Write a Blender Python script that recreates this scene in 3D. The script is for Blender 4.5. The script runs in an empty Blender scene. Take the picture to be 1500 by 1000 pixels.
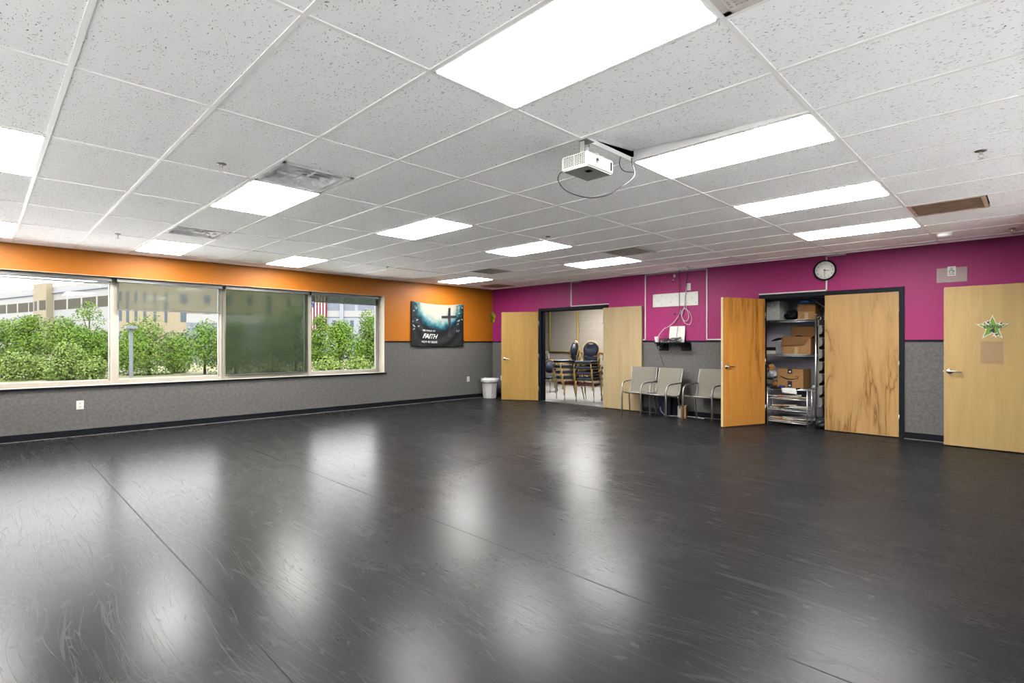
import bpy, bmesh, math, random
from mathutils import Vector, Matrix, noise as mnoise

S = bpy.context.scene
COL = S.collection
rnd = random.Random(7)
R = math.radians

# ------------------------------------------------------------------ camera
cam_d = bpy.data.cameras.new('camera')
cam = bpy.data.objects.new('camera', cam_d)
COL.objects.link(cam)
cam.location = (9.77315, -9.16053, 1.33873)
cam.rotation_euler = (R(90), 0, 0.78101)
cam_d.sensor_width = 36.0
cam_d.lens = 773.357 / 1500 * 36.0
cam_d.shift_y = 2.479 / 1500
cam_d.clip_start = 0.02
cam_d.clip_end = 600
S.camera = cam

# ------------------------------------------------------------------ world, sun, exposure
world = bpy.data.worlds.new('world')
S.world = world
world.use_nodes = True
bg = world.node_tree.nodes['Background']
bg.inputs[0].default_value = (0.975, 0.985, 1.0, 1)
bg.inputs[1].default_value = 17.0
sun_d = bpy.data.lights.new('sun', 'SUN')
sun_d.energy = 17.0
sun_d.angle = R(6)
sun_d.color = (1.0, 0.96, 0.88)
sun = bpy.data.objects.new('sun', sun_d)
COL.objects.link(sun)
sun.rotation_euler = Vector((-0.62, 0.30, -0.72)).to_track_quat('-Z', 'Y').to_euler()
S.view_settings.view_transform = 'Standard'
S.view_settings.look = 'None'
S.view_settings.gamma = 1.0
S.view_settings.use_curve_mapping = False
S.view_settings.exposure = 0.0
LAMP = 215.0            # radiance of the ceiling panels' lenses
try:
    S.cycles.max_bounces = 10
    S.cycles.diffuse_bounces = 6
    S.cycles.transparent_max_bounces = 16
    S.cycles.caustics_reflective = False
    S.cycles.sample_clamp_indirect = 12.0
except Exception:
    pass

# ------------------------------------------------------------------ helpers
def srgb(r, g, b, k=1.0):
    f = lambda c: (c / 12.92 if c <= 0.04045 else ((c + 0.055) / 1.055) ** 2.4)
    return tuple(f(c / 255.0) * k for c in (r, g, b))

class Nodes:
    def __init__(s, name):
        s.m = bpy.data.materials.new(name)
        s.m.use_nodes = True
        s.t = s.m.node_tree
        s.n = s.t.nodes
        s.b = s.n['Principled BSDF']
        s.out = s.n['Material Output']
    def add(s, kind, **kw):
        n = s.n.new(kind)
        for k, v in kw.items():
            setattr(n, k, v)
        return n
    def link(s, a, b):
        s.t.links.new(a, b)
    def coord(s, scale=(1, 1, 1), rot=(0, 0, 0), loc=(0, 0, 0), src='Object'):
        c = s.add('ShaderNodeTexCoord')
        m = s.add('ShaderNodeMapping')
        m.inputs['Scale'].default_value = scale
        m.inputs['Rotation'].default_value = rot
        m.inputs['Location'].default_value = loc
        s.link(c.outputs[src], m.inputs['Vector'])
        return m.outputs[0]
    def noise(s, vec, scale=5, detail=4, rough=0.5, dist=0.0):
        n = s.add('ShaderNodeTexNoise')
        n.inputs['Scale'].default_value = scale
        n.inputs['Detail'].default_value = detail
        n.inputs['Roughness'].default_value = rough
        n.inputs['Distortion'].default_value = dist
        s.link(vec, n.inputs['Vector'])
        return n.outputs['Fac']
    def math(s, op, a, b=None, c=None, clamp=False):
        n = s.add('ShaderNodeMath', operation=op)
        n.use_clamp = clamp
        for i, v in enumerate((a, b, c)):
            if v is None:
                continue
            if isinstance(v, (int, float)):
                n.inputs[i].default_value = v
            else:
                s.link(v, n.inputs[i])
        return n.outputs[0]
    def ramp(s, fac, stops):
        n = s.add('ShaderNodeValToRGB')
        e = n.color_ramp.elements
        while len(e) < len(stops):
            e.new(0.5)
        for i, (p, c) in enumerate(stops):
            e[i].position = p
            e[i].color = (*c, 1) if len(c) == 3 else c
        s.link(fac, n.inputs[0])
        return n.outputs[0]
    def mix(s, fac, a, b, mode='MIX'):
        n = s.add('ShaderNodeMix', data_type='RGBA', blend_type=mode)
        for i, v in ((0, fac), (6, a), (7, b)):
            if isinstance(v, (int, float)):
                n.inputs[i].default_value = v
            elif isinstance(v, tuple):
                n.inputs[i].default_value = (*v, 1)
            else:
                s.link(v, n.inputs[i])
        return n.outputs[2]
    def bump(s, h, strength=0.2, dist=0.01):
        n = s.add('ShaderNodeBump')
        n.inputs['Strength'].default_value = strength
        n.inputs['Distance'].default_value = dist
        s.link(h, n.inputs['Height'])
        s.link(n.outputs[0], s.b.inputs['Normal'])

def mat(name, col, rough=0.5, metal=0.0, spec=0.5, var=0.0, vscale=20, bump=0.0):
    k = Nodes(name)
    k.b.inputs['Roughness'].default_value = rough
    k.b.inputs['Metallic'].default_value = metal
    k.b.inputs['Specular IOR Level'].default_value = spec
    if var or bump:
        f = k.noise(k.coord(), vscale, 5)
        a = tuple(max(0, c * (1 - var)) for c in col)
        b = tuple(c * (1 + var) for c in col)
        k.link(k.ramp(f, [(0.3, a), (0.7, b)]), k.b.inputs['Base Color'])
        if bump:
            k.bump(f, bump)
    else:
        k.b.inputs['Base Color'].default_value = (*col, 1)
    return k.m

# ------------------------------------------------------------------ mesh builder
class MB:
    def __init__(s):
        s.bm = bmesh.new()
    def _fin(s, verts0, faces0, mi, M, smooth):
        s.bm.verts.ensure_lookup_table(); s.bm.faces.ensure_lookup_table()
        vs = s.bm.verts[verts0:] if isinstance(verts0, int) else verts0
        if M is not None:
            bmesh.ops.transform(s.bm, matrix=M, verts=vs)
        for f in s.bm.faces[faces0:]:
            f.material_index = mi
            f.smooth = smooth
    def box(s, x0, x1, y0, y1, z0, z1, mi=0, bev=0.0, M=None, seg=2):
        v0, f0 = len(s.bm.verts), len(s.bm.faces)
        if bev > 0:
            t = bmesh.new()
            g = bmesh.ops.create_cube(t, size=1.0)
            bmesh.ops.scale(t, vec=(abs(x1 - x0), abs(y1 - y0), abs(z1 - z0)), verts=t.verts)
            bmesh.ops.translate(t, vec=((x0 + x1) / 2, (y0 + y1) / 2, (z0 + z1) / 2), verts=t.verts)
            bmesh.ops.bevel(t, geom=t.edges[:], offset=bev, segments=seg, affect='EDGES', profile=0.5)
            mp = {v: s.bm.verts.new(v.co) for v in t.verts}
            for f in t.faces:
                s.bm.faces.new([mp[v] for v in f.verts])
            t.free()
        else:
            c = [s.bm.verts.new(p) for p in ((x0, y0, z0), (x1, y0, z0), (x1, y1, z0), (x0, y1, z0), (x0, y0, z1), (x1, y0, z1), (x1, y1, z1), (x0, y1, z1))]
            for q in ((3, 2, 1, 0), (4, 5, 6, 7), (0, 1, 5, 4), (1, 2, 6, 5), (2, 3, 7, 6), (3, 0, 4, 7)):
                s.bm.faces.new([c[i] for i in q])
        s._fin(v0, f0, mi, M, False)
        return s
    def face(s, pts, mi=0, M=None, smooth=False):
        v0, f0 = len(s.bm.verts), len(s.bm.faces)
        s.bm.faces.new([s.bm.verts.new(p) for p in pts])
        s._fin(v0, f0, mi, M, smooth)
        return s
    def prism(s, pts, ext, mi=0, M=None, smooth=False):
        v0, f0 = len(s.bm.verts), len(s.bm.faces)
        e = Vector(ext)
        a = [s.bm.verts.new(p) for p in pts]
        b = [s.bm.verts.new(Vector(p) + e) for p in pts]
        n = len(a)
        s.bm.faces.new(a[::-1]); s.bm.faces.new(b)
        for i in range(n):
            s.bm.faces.new((a[i], a[(i + 1) % n], b[(i + 1) % n], b[i]))
        s._fin(v0, f0, mi, M, smooth)
        return s
    def tube(s, pts, r, n=8, mi=0, M=None, closed=False, caps=True):
        v0, f0 = len(s.bm.verts), len(s.bm.faces)
        P = [Vector(p) for p in pts]
        m = len(P)
        rr = r if isinstance(r, (list, tuple)) else [r] * m
        T = []
        for i in range(m):
            a = P[(i - 1) % m] if closed or i > 0 else P[i]
            b = P[(i + 1) % m] if closed or i < m - 1 else P[i]
            T.append((b - a).normalized() if (b - a).length > 1e-9 else Vector((0, 0, 1)))
        up = Vector((0, 0, 1)) if abs(T[0].z) < 0.9 else Vector((1, 0, 0))
        nrm = T[0].cross(up).normalized()
        rings = []
        for i in range(m):
            nrm = (nrm - T[i] * nrm.dot(T[i]))
            nrm = nrm.normalized() if nrm.length > 1e-6 else T[i].orthogonal().normalized()
            bi = T[i].cross(nrm)
            rings.append([s.bm.verts.new(P[i] + (nrm * math.cos(2 * math.pi * k / n) + bi * math.sin(2 * math.pi * k / n)) * rr[i]) for k in range(n)])
        for i in range(m if closed else m - 1):
            A, B = rings[i], rings[(i + 1) % m]
            for k in range(n):
                s.bm.faces.new((A[k], A[(k + 1) % n], B[(k + 1) % n], B[k]))
        if caps and not closed:
            s.bm.faces.new(rings[0][::-1]); s.bm.faces.new(rings[-1])
        s._fin(v0, f0, mi, M, True)
        return s
    def cyl(s, p0, p1, r0, r1=None, n=16, mi=0, M=None):
        return s.tube([p0, p1], [r0, r0 if r1 is None else r1], n, mi, M)
    def lathe(s, prof, n=24, mi=0, M=None, smooth=True, cap=True):
        v0, f0 = len(s.bm.verts), len(s.bm.faces)
        rings = [[s.bm.verts.new((r * math.cos(2 * math.pi * k / n), r * math.sin(2 * math.pi * k / n), z)) for k in range(n)] for r, z in prof]
        for A, B in zip(rings, rings[1:]):
            for k in range(n):
                s.bm.faces.new((A[k], A[(k + 1) % n], B[(k + 1) % n], B[k]))
        if cap:
            s.bm.faces.new(rings[0][::-1]); s.bm.faces.new(rings[-1])
        s._fin(v0, f0, mi, M, smooth)
        return s
    def grid(s, fn, nu, nv, mi=0, thick=0.0, M=None, smooth=True, mifn=None):
        v0, f0 = len(s.bm.verts), len(s.bm.faces)
        g = [[s.bm.verts.new(fn(i / nu, j / nv)) for j in range(nv + 1)] for i in range(nu + 1)]
        for i in range(nu):
            for j in range(nv):
                f = s.bm.faces.new((g[i][j], g[i + 1][j], g[i + 1][j + 1], g[i][j + 1]))
        s._fin(v0, f0, mi, M, smooth)
        if mifn:
            s.bm.faces.ensure_lookup_table()
            q = f0
            for i in range(nu):
                for j in range(nv):
                    s.bm.faces[q].material_index = mifn((i + .5) / nu, (j + .5) / nv); q += 1
        return s
    def build(s, name, mats, parent=None, loc=None, rot=None, recalc=True):
        if recalc:
            bmesh.ops.recalc_face_normals(s.bm, faces=s.bm.faces[:])
        me = bpy.data.meshes.new(name)
        s.bm.to_mesh(me); s.bm.free()
        for m in (mats if isinstance(mats, (list, tuple)) else [mats]):
            me.materials.append(m)
        o = bpy.data.objects.new(name, me)
        COL.objects.link(o)
        if parent is not None:
            o.parent = parent
        if loc is not None:
            o.location = loc
        if rot is not None:
            o.rotation_euler = rot
        return o

def empty(name, loc=(0, 0, 0), rz=0.0, parent=None):
    o = bpy.data.objects.new(name, None)
    o.empty_display_size = 0.1
    COL.objects.link(o)
    o.location = loc
    o.rotation_euler = (0, 0, rz)
    if parent is not None:
        o.parent = parent
    return o

def tag(o, label=None, cat=None, group=None, kind=None):
    if label: o['label'] = label
    if cat: o['category'] = cat
    if group: o['group'] = group
    if kind: o['kind'] = kind
    return o

def struct(o, label, cat):
    return tag(o, label, cat, None, 'structure')

def copy_tree(o, parent=None):
    c = o.copy()
    COL.objects.link(c)
    if parent is not None:
        c.parent = parent
    for ch in list(o.children):
        copy_tree(ch, c)
    return c

def solid(o, t, off=-1):
    m = o.modifiers.new('thickness', 'SOLIDIFY')
    m.thickness = t
    m.offset = off
    return o

def text_mesh(txt, size, m, parent, name, M, extrude=0.0006, shear=0.0, spacing=1.0, bold=0.0, fn=None):
    cu = bpy.data.curves.new(name, 'FONT')
    cu.body = txt; cu.size = size; cu.align_x = 'CENTER'; cu.align_y = 'CENTER'
    cu.extrude = extrude; cu.shear = shear; cu.space_character = spacing; cu.offset = bold
    cu.resolution_u = 3
    t = bpy.data.objects.new(name, cu)
    COL.objects.link(t)
    dg = bpy.context.evaluated_depsgraph_get()
    me = bpy.data.meshes.new_from_object(t.evaluated_get(dg))
    bpy.data.objects.remove(t); bpy.data.curves.remove(cu)
    for v in me.vertices:
        p = M @ v.co
        v.co = fn(p) if fn else p
    me.materials.clear(); me.materials.append(m)
    o = bpy.data.objects.new(name, me)
    COL.objects.link(o)
    if parent is not None:
        o.parent = parent
    return o

def arc(c, r, a0, a1, n, ax=(1, 0, 0), ay=(0, 0, 1)):
    c, ax, ay = Vector(c), Vector(ax), Vector(ay)
    return [c + ax * (r * math.cos(a0 + (a1 - a0) * i / n)) + ay * (r * math.sin(a0 + (a1 - a0) * i / n)) for i in range(n + 1)]

def smooth_path(pts, sub=6):
    P = [Vector(p) for p in pts]
    out = []
    for i in range(len(P) - 1):
        p0 = P[i - 1] if i > 0 else P[i] * 2 - P[i + 1]
        p1, p2 = P[i], P[i + 1]
        p3 = P[i + 2] if i + 2 < len(P) else P[i + 1] * 2 - P[i]
        for k in range(sub):
            t = k / sub
            out.append(0.5 * ((2 * p1) + (p2 - p0) * t + (2 * p0 - 5 * p1 + 4 * p2 - p3) * t * t + (3 * p1 - p0 - 3 * p2 + p3) * t ** 3))
    out.append(P[-1])
    return out

# ------------------------------------------------------------------ materials
WK = 0.42   # paint reflectance scale: the room is lit strongly by its panels
M_orange = mat('orange_paint', (0.340, 0.105, 0.0075), 0.5, spec=0.35, var=0.03, vscale=3)
M_pink = mat('magenta_paint', (0.245, 0.0175, 0.100), 0.5, spec=0.3, var=0.03, vscale=3)
M_white_paint = mat('white_paint', (0.95, 0.945, 0.935), 0.6, spec=0.3)
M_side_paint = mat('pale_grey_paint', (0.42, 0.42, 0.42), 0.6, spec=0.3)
M_black = mat('black_vinyl', (0.007, 0.008, 0.010), 0.5, spec=0.12)
M_black_frame = mat('black_frame_paint', (0.008, 0.009, 0.012), 0.5, spec=0.12)
M_white = mat('white_plastic', (0.50, 0.49, 0.46), 0.45)
M_offwhite = mat('offwhite_plastic', (0.42, 0.41, 0.38), 0.5)
M_dark = mat('dark_void', (0.006, 0.006, 0.007), 0.9, spec=0.1)
M_gap_grey = mat('grey_gap', (0.03, 0.03, 0.03), 0.9, spec=0.1)
M_alu = mat('brushed_aluminium', (0.42, 0.41, 0.40), 0.4, metal=0.6)
M_chrome = mat('chrome', (0.20, 0.20, 0.205), 0.30, metal=0.95)
M_satin = mat('satin_nickel', (0.55, 0.53, 0.50), 0.3, metal=1.0)
M_sill = mat('cream_laminate', srgb(205, 196, 180, 0.62), 0.4, var=0.03)
M_jamb = mat('cream_wall_paint', srgb(235, 225, 205, 0.75), 0.5)
M_gold = mat('gold_metal', (0.52, 0.34, 0.10), 0.33, metal=0.85)
M_navy = mat('navy_vinyl', (0.020, 0.027, 0.048), 0.5, spec=0.4, var=0.12, vscale=60)
M_maroon = mat('maroon_vinyl', (0.060, 0.008, 0.014), 0.5, spec=0.4, var=0.12, vscale=60)
M_taupe_frame = mat('taupe_metal', (0.20, 0.19, 0.17), 0.35, metal=0.6)
M_card = mat('cardboard', srgb(170, 128, 82, 0.62), 0.75, spec=0.2, var=0.06, vscale=12)
M_card_dark = mat('dark_cardboard', srgb(150, 108, 66, 0.5), 0.75, spec=0.2, var=0.06, vscale=12)
M_paper = mat('paper', srgb(215, 208, 196, 0.6), 0.8, spec=0.2)
M_cable_dark = mat('dark_cable', (0.012, 0.012, 0.013), 0.5)
M_cable_white = mat('white_cable', (0.40, 0.39, 0.37), 0.5)
M_ink = mat('black_ink', (0.008, 0.008, 0.009), 0.6)
M_text_white = mat('white_print', (0.5, 0.5, 0.48), 0.6)

# fissured ceiling tile
k = Nodes('ceiling_tile')
v = k.coord((1, 1, 1))
nz = k.add('ShaderNodeTexNoise'); nz.inputs['Scale'].default_value = 9; nz.inputs['Detail'].default_value = 2
k.link(v, nz.inputs['Vector'])
dis = k.add('ShaderNodeVectorMath', operation='MULTIPLY_ADD')
k.link(nz.outputs['Color'], dis.inputs[0]); dis.inputs[1].default_value = (0.11, 0.11, 0); k.link(v, dis.inputs[2])
mp = k.add('ShaderNodeMapping'); mp.inputs['Scale'].default_value = (0.30, 1.0, 1.0); mp.inputs['Rotation'].default_value = (0, 0, 0.15)
k.link(dis.outputs[0], mp.inputs['Vector'])
vo = k.add('ShaderNodeTexVoronoi'); vo.inputs['Scale'].default_value = 115
k.link(mp.outputs[0], vo.inputs['Vector'])
hole = k.ramp(vo.outputs['Distance'], [(0.17, (1, 1, 1)), (0.24, (0, 0, 0))])
pick = k.noise(v, 45, 2)
pk = k.ramp(pick, [(0.44, (0, 0, 0)), (0.50, (1, 1, 1))])
fis = k.math('MULTIPLY', hole, pk)
base = k.ramp(k.noise(v, 2.0, 3), [(0.3, (0.93, 0.94, 0.955)), (0.7, (0.955, 0.965, 0.98))])
k.link(k.mix(fis, base, (0.13, 0.127, 0.124)), k.b.inputs['Base Color'])
k.b.inputs['Roughness'].default_value = 0.9
k.b.inputs['Specular IOR Level'].default_value = 0.1
M_tile = k.m
M_grid = mat('white_tee_bar', (0.80, 0.80, 0.80), 0.45, spec=0.3)

# woven wall carpet
def carpet(name, c):
    k = Nodes(name)
    v = k.coord()
    n1 = k.noise(v, 130, 3, 0.7)
    n2 = k.noise(v, 26, 4, 0.7)
    f = k.math('MULTIPLY_ADD', n2, 0.45, k.math('MULTIPLY', n1, 0.55))
    k.link(k.ramp(f, [(0.36, tuple(x * 0.62 for x in c)), (0.5, c), (0.64, tuple(x * 1.5 for x in c))]), k.b.inputs['Base Color'])
    k.b.inputs['Roughness'].default_value = 0.95
    k.b.inputs['Specular IOR Level'].default_value = 0.1
    k.bump(n1, 0.3, 0.004)
    return k.m
M_carpet = carpet('grey_wall_carpet', (0.101, 0.097, 0.093))

# black marley dance floor
k = Nodes('marley_floor')
v = k.coord()
def scratch(scale, ang, loc, w, mask_scale, lo):
    vv = k.add('ShaderNodeTexVoronoi', feature='DISTANCE_TO_EDGE')
    vv.inputs['Scale'].default_value = 1.0
    wv = k.add('ShaderNodeVectorMath', operation='MULTIPLY_ADD')
    nz_ = k.add('ShaderNodeTexNoise'); nz_.inputs['Scale'].default_value = 0.9; nz_.inputs['Detail'].default_value = 1
    k.link(v, nz_.inputs['Vector']); k.link(nz_.outputs['Color'], wv.inputs[0]); wv.inputs[1].default_value = (0.25, 0.25, 0); k.link(v, wv.inputs[2])
    m_ = k.add('ShaderNodeMapping'); m_.inputs['Scale'].default_value = scale; m_.inputs['Rotation'].default_value = (0, 0, R(ang)); m_.inputs['Location'].default_value = loc
    k.link(wv.outputs[0], m_.inputs['Vector']); k.link(m_.outputs[0], vv.inputs['Vector'])
    line = k.math('SUBTRACT', 1.0, k.math('DIVIDE', vv.outputs['Distance'], w, clamp=True), clamp=True)
    mk = k.ramp(k.noise(m_.outputs[0], mask_scale, 2), [(lo, (0, 0, 0)), (lo + .10, (1, 1, 1))])
    return k.math('MULTIPLY', line, mk)
L_ = [scratch((0.5, 8, 1), 18, (0, 0, 0), 0.012, 0.9, 0.52), scratch((0.6, 9, 1), -32, (3, 1, 0), 0.013, 1.0, 0.53),
      scratch((0.7, 11, 1), 64, (7, 2, 0), 0.014, 1.1, 0.53), scratch((0.8, 16, 1), -6, (1, 9, 0), 0.018, 0.8, 0.48),
      scratch((1.1, 22, 1), 41, (4, 5, 0), 0.020, 1.0, 0.50), scratch((1.3, 28, 1), -58, (8, 3, 0), 0.022, 0.9, 0.50)]
sc = L_[0]
for q_ in L_[1:]:
    sc = k.math('MAXIMUM', sc, q_)
sep = k.add('ShaderNodeSeparateXYZ'); k.link(v, sep.inputs[0])
wob = k.math('MULTIPLY_ADD', k.noise(v, 0.6, 2), 0.02, sep.outputs['Y'])
ph = k.math('PINGPONG', k.math('ADD', wob, 8.28 + 15.52 + 0.0), 0.776)
seam = k.ramp(ph, [(0.0, (1, 1, 1)), (0.0025, (1, 1, 1)), (0.0042, (0, 0, 0))])
wear = k.noise(v, 0.55, 5, 0.6)
fine = k.noise(k.coord((1, 3, 1), (0, 0, R(30))), 26, 5, 0.75)
c0 = k.ramp(wear, [(0.3, (0.0108, 0.0108, 0.0114)), (0.7, (0.0160, 0.0158, 0.0160))])
c1 = k.mix(k.ramp(fine, [(0.50, (0, 0, 0)), (0.75, (0.5, 0.5, 0.5))]), c0, (0.021, 0.021, 0.021))
c2 = k.mix(k.math('MULTIPLY', sc, 0.27), c1, (0.062, 0.061, 0.058))
c3 = k.mix(seam, c2, (0.004, 0.004, 0.004))
k.link(c3, k.b.inputs['Base Color'])
ro = k.math('MULTIPLY_ADD', wear, 0.10, k.math('MULTIPLY_ADD', fine, 0.05, 0.195))
k.link(k.math('ADD', k.math('MULTIPLY_ADD', seam, 0.4, ro), k.math('MULTIPLY', sc, 0.08)), k.b.inputs['Roughness'])
k.b.inputs['IOR'].default_value = 1.064
hh = k.math('MULTIPLY_ADD', k.noise(v, 3.0, 3), 1.0, k.math('MULTIPLY', fine, 0.008))
k.bump(hh, 0.06, 0.02)
M_floor = k.m

# wood doors; grain runs up the leaf (local z), sc is the leaf's own look
def wood(name, base, dark, light, streak=None, seed=0.0, fig=0.35, smk=0.42):
    k = Nodes(name)
    v = k.coord((9, 9, 0.75), loc=(seed, seed * 2, seed))
    g = k.noise(v, 1.0, 6, 0.6, 0.7)
    fine = k.noise(k.coord((120, 120, 2.2), loc=(seed, 0, 0)), 1.0, 3, 0.6)
    col = k.ramp(g, [(0.30, dark), (0.5, base), (0.72, light)])
    col = k.mix(k.math('MULTIPLY', fine, 0.22), col, tuple(c * 0.6 for c in dark))
    # veneer leaves side by side
    wv = k.coord((3.2, 1, 1), loc=(seed, 0, 0))
    sp = k.add('ShaderNodeSeparateXYZ'); k.link(wv, sp.inputs[0])
    wn = k.add('ShaderNodeTexWhiteNoise', noise_dimensions='1D')
    k.link(k.math('FLOOR', sp.outputs['X']), wn.inputs['W'])
    col = k.mix(k.math('MULTIPLY', wn.outputs['Value'], fig), col, light)
    if streak:
        n = k.noise(k.coord((5.0, 5.0, 0.42), loc=(seed * 3, 0, seed)), 1.0, 4, 0.6, 0.5)
        d = k.math('ABSOLUTE', k.math('SUBTRACT', n, 0.47))
        ln = k.ramp(d, [(0.0, (1, 1, 1)), (0.02, (0.35, 0.35, 0.35)), (0.07, (0, 0, 0))])
        mk = k.ramp(k.noise(k.coord((2.2, 2.2, 0.35), loc=(seed, seed, seed)), 1.0, 2), [(smk, (0, 0, 0)), (smk + .12, (1, 1, 1))])
        col = k.mix(k.math('MULTIPLY', k.math('MULTIPLY', ln, mk), 0.85), col, streak)
    k.link(col, k.b.inputs['Base Color'])
    k.b.inputs['Roughness'].default_value = 0.42
    k.b.inputs['Specular IOR Level'].default_value = 0.3
    return k.m
def tri(r, g, b, kk, d=0.82, l=1.14):
    c = srgb(r, g, b, kk)
    return c, tuple(x * d for x in c), tuple(x * l for x in c)
c, d_, l_ = tri(196, 154, 82, 0.54); M_wood1 = wood('golden_maple_veneer', c, d_, l_, None, 1.3, 0.25)
c, d_, l_ = tri(204, 180, 136, 0.52); M_wood2 = wood('pale_ash_veneer', c, d_, l_, None, 4.1, 0.2)
c, d_, l_ = tri(194, 132, 60, 0.84); M_wood3 = wood('amber_veneer', c, d_, l_, srgb(120, 66, 22, 0.35), 7.7, 0.2, 0.50)
c, d_, l_ = tri(206, 164, 104, 0.50, 0.88); M_wood4 = wood('streaked_birch_veneer', c, d_, l_, srgb(140, 84, 30, 0.4), 2.9, 0.3, 0.40)
c, d_, l_ = tri(200, 168, 112, 0.60, 0.88); M_wood5 = wood('pale_maple_veneer', c, d_, l_, None, 9.2, 0.3)
M_edge = mat('light_wood_edge', srgb(226, 206, 160, 0.5), 0.5)

# window glass: a clear pane that also mirrors a little
k = Nodes('window_glass')
tr = k.add('ShaderNodeBsdfTransparent'); tr.inputs[0].default_value = (0.955, 0.955, 0.95, 1)
gl = k.add('ShaderNodeBsdfGlossy'); gl.inputs['Roughness'].default_value = 0.02; gl.inputs[0].default_value = (1, 1, 1, 1)
fr = k.add('ShaderNodeFresnel'); fr.inputs[0].default_value = 1.15
mx = k.add('ShaderNodeMixShader')
k.link(fr.outputs[0], mx.inputs[0]); k.link(tr.outputs[0], mx.inputs[1]); k.link(gl.outputs[0], mx.inputs[2])
k.link(mx.outputs[0], k.out.inputs['Surface'])
M_glass = k.m

def screen(name, open_, tint, col):
    k = Nodes(name)
    tr = k.add('ShaderNodeBsdfTransparent'); tr.inputs[0].default_value = (*tint, 1)
    df = k.add('ShaderNodeBsdfDiffuse'); df.inputs[0].default_value = (*col, 1)
    tl = k.add('ShaderNodeBsdfTranslucent'); tl.inputs[0].default_value = (*col, 1)
    m1 = k.add('ShaderNodeMixShader'); m1.inputs[0].default_value = 0.5
    k.link(df.outputs[0], m1.inputs[1]); k.link(tl.outputs[0], m1.inputs[2])
    weave = k.noise(k.coord((200, 200, 200)), 1.0, 2)
    m2 = k.add('ShaderNodeMixShader')
    k.link(k.math('MULTIPLY_ADD', weave, 0.12, open_ - 0.06), m2.inputs[0])
    k.link(m1.outputs[0], m2.inputs[1]); k.link(tr.outputs[0], m2.inputs[2])
    k.link(m2.outputs[0], k.out.inputs['Surface'])
    return k.m
M_screen_light = screen('pale_sunscreen_fabric', 0.60, (0.95, 0.97, 0.95), (0.12, 0.127, 0.108))
M_screen_green = screen('green_sunscreen_fabric', 0.43, (0.82, 0.88, 0.76), (0.052, 0.062, 0.046))
M_cassette = mat('bronze_blind_cassette', (0.035, 0.032, 0.032), 0.4, metal=0.3)

k = Nodes('lamp_lens')
em = k.add('ShaderNodeEmission'); em.inputs[0].default_value = (1.0, 0.985, 0.96, 1); em.inputs[1].default_value = LAMP
k.link(em.outputs[0], k.out.inputs['Surface'])
M_lens = k.m
M_lens_off = mat('unlit_lens', (0.93, 0.93, 0.93), 0.4)
M_bezel = mat('white_lamp_frame', (0.82, 0.82, 0.82), 0.4)
M_vent = mat('vent_metal', (0.62, 0.62, 0.63), 0.6, spec=0.2, var=0.3, vscale=6)
M_vent_brown = mat('worn_vent_metal', (0.40, 0.28, 0.20), 0.5, metal=0.0, var=0.25, vscale=9)  # brown reflected tint painted into the vent colour
M_vent_dark = mat('dark_vent_metal', (0.40, 0.37, 0.34), 0.5, metal=0.0, var=0.2, vscale=12)

# ------------------------------------------------------------------ the room
H = 2.68883
CH = 1.375
W0, W1 = -9.28, -3.134          # window opening along the window wall
WZ0, WZ1 = 0.722, 2.33
NEAR = -10.9
RIGHT = 10.4
D1 = (1.636, 3.447, 2.085)      # storage doorway
D2 = (6.555, 8.415, 2.085)      # closet doorway
TOPZ = 3.05

b = MB(); b.box(-0.3, RIGHT + .1, NEAR - .1, 0.0, -0.12, 0.0)
b.box(D2[0] - .3, D2[1] + .3, 0.0, 1.2, -0.12, 0.0)
struct(b.build('floor', M_floor), 'scuffed black vinyl dance floor', 'floor')

def two_tone(b, fn):
    fn(0.0, CH, 1); fn(CH, TOPZ, 0)
# window wall (x = 0, thickness to the outside)
b = MB(); T = 0.32
for z0, z1, mi in ((0, WZ0 - 0.03, 1),):
    b.box(-T, 0, NEAR, 0.14, z0, z1, mi)
for z0, z1, mi in ((WZ0 - 0.03, CH, 1), (CH, WZ1, 0)):
    b.box(-T, 0, W1, 0.14, z0, z1, mi)
    b.box(-T, 0, NEAR, W0, z0, z1, mi)
b.box(-T, 0, NEAR, 0.14, WZ1, TOPZ, 0)
struct(b.build('wall_left', [M_orange, M_carpet]), 'orange wall over grey carpeted wainscot with the window band', 'wall')
# door wall (y = 0)
b = MB(); T2 = 0.14
for x0, x1 in ((0.0, D1[0]), (D1[1], D2[0]), (D2[1], RIGHT)):
    b.box(x0, x1, 0, T2, 0, CH, 1)
    b.box(x0, x1, 0, T2, CH, D1[2], 0)
b.box(0.0, RIGHT, 0, T2, D1[2], TOPZ, 0)
struct(b.build('wall_back', [M_pink, M_carpet]), 'magenta wall over grey carpeted wainscot with three doors', 'wall')
b = MB(); b.box(-T, RIGHT + .1, NEAR - .12, NEAR, 0, TOPZ)
struct(b.build('wall_front', M_white_paint), 'plain white wall behind the viewpoint', 'wall')
b = MB(); b.box(RIGHT, RIGHT + .12, NEAR, 0.14, 0, TOPZ)
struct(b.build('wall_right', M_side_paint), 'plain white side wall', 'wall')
# stub of wall that carries the studio door
b = MB()
b.box(9.88, 9.98, -0.27, 0.0, 0, H); b.box(9.88, 9.98, -1.45, -1.20, 0, H); b.box(9.88, 9.98, -1.20, -0.27, 2.09, H)
b.box(9.98, RIGHT, -1.45, -1.36, 0, H)
struct(b.build('wall_entry', M_pink), 'short magenta return wall at the entrance', 'wall')
b = MB(); b.box(-T, RIGHT + .12, NEAR - .12, 1.2, TOPZ, TOPZ + .1); b.box(-4.3, 4.2, 0.0, 5.2, TOPZ, TOPZ + .1)  # unseen slab added over the rooms to keep the sun out
struct(b.build('roof', M_dark), 'dark roof deck above the ceiling tiles', 'roof')

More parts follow.
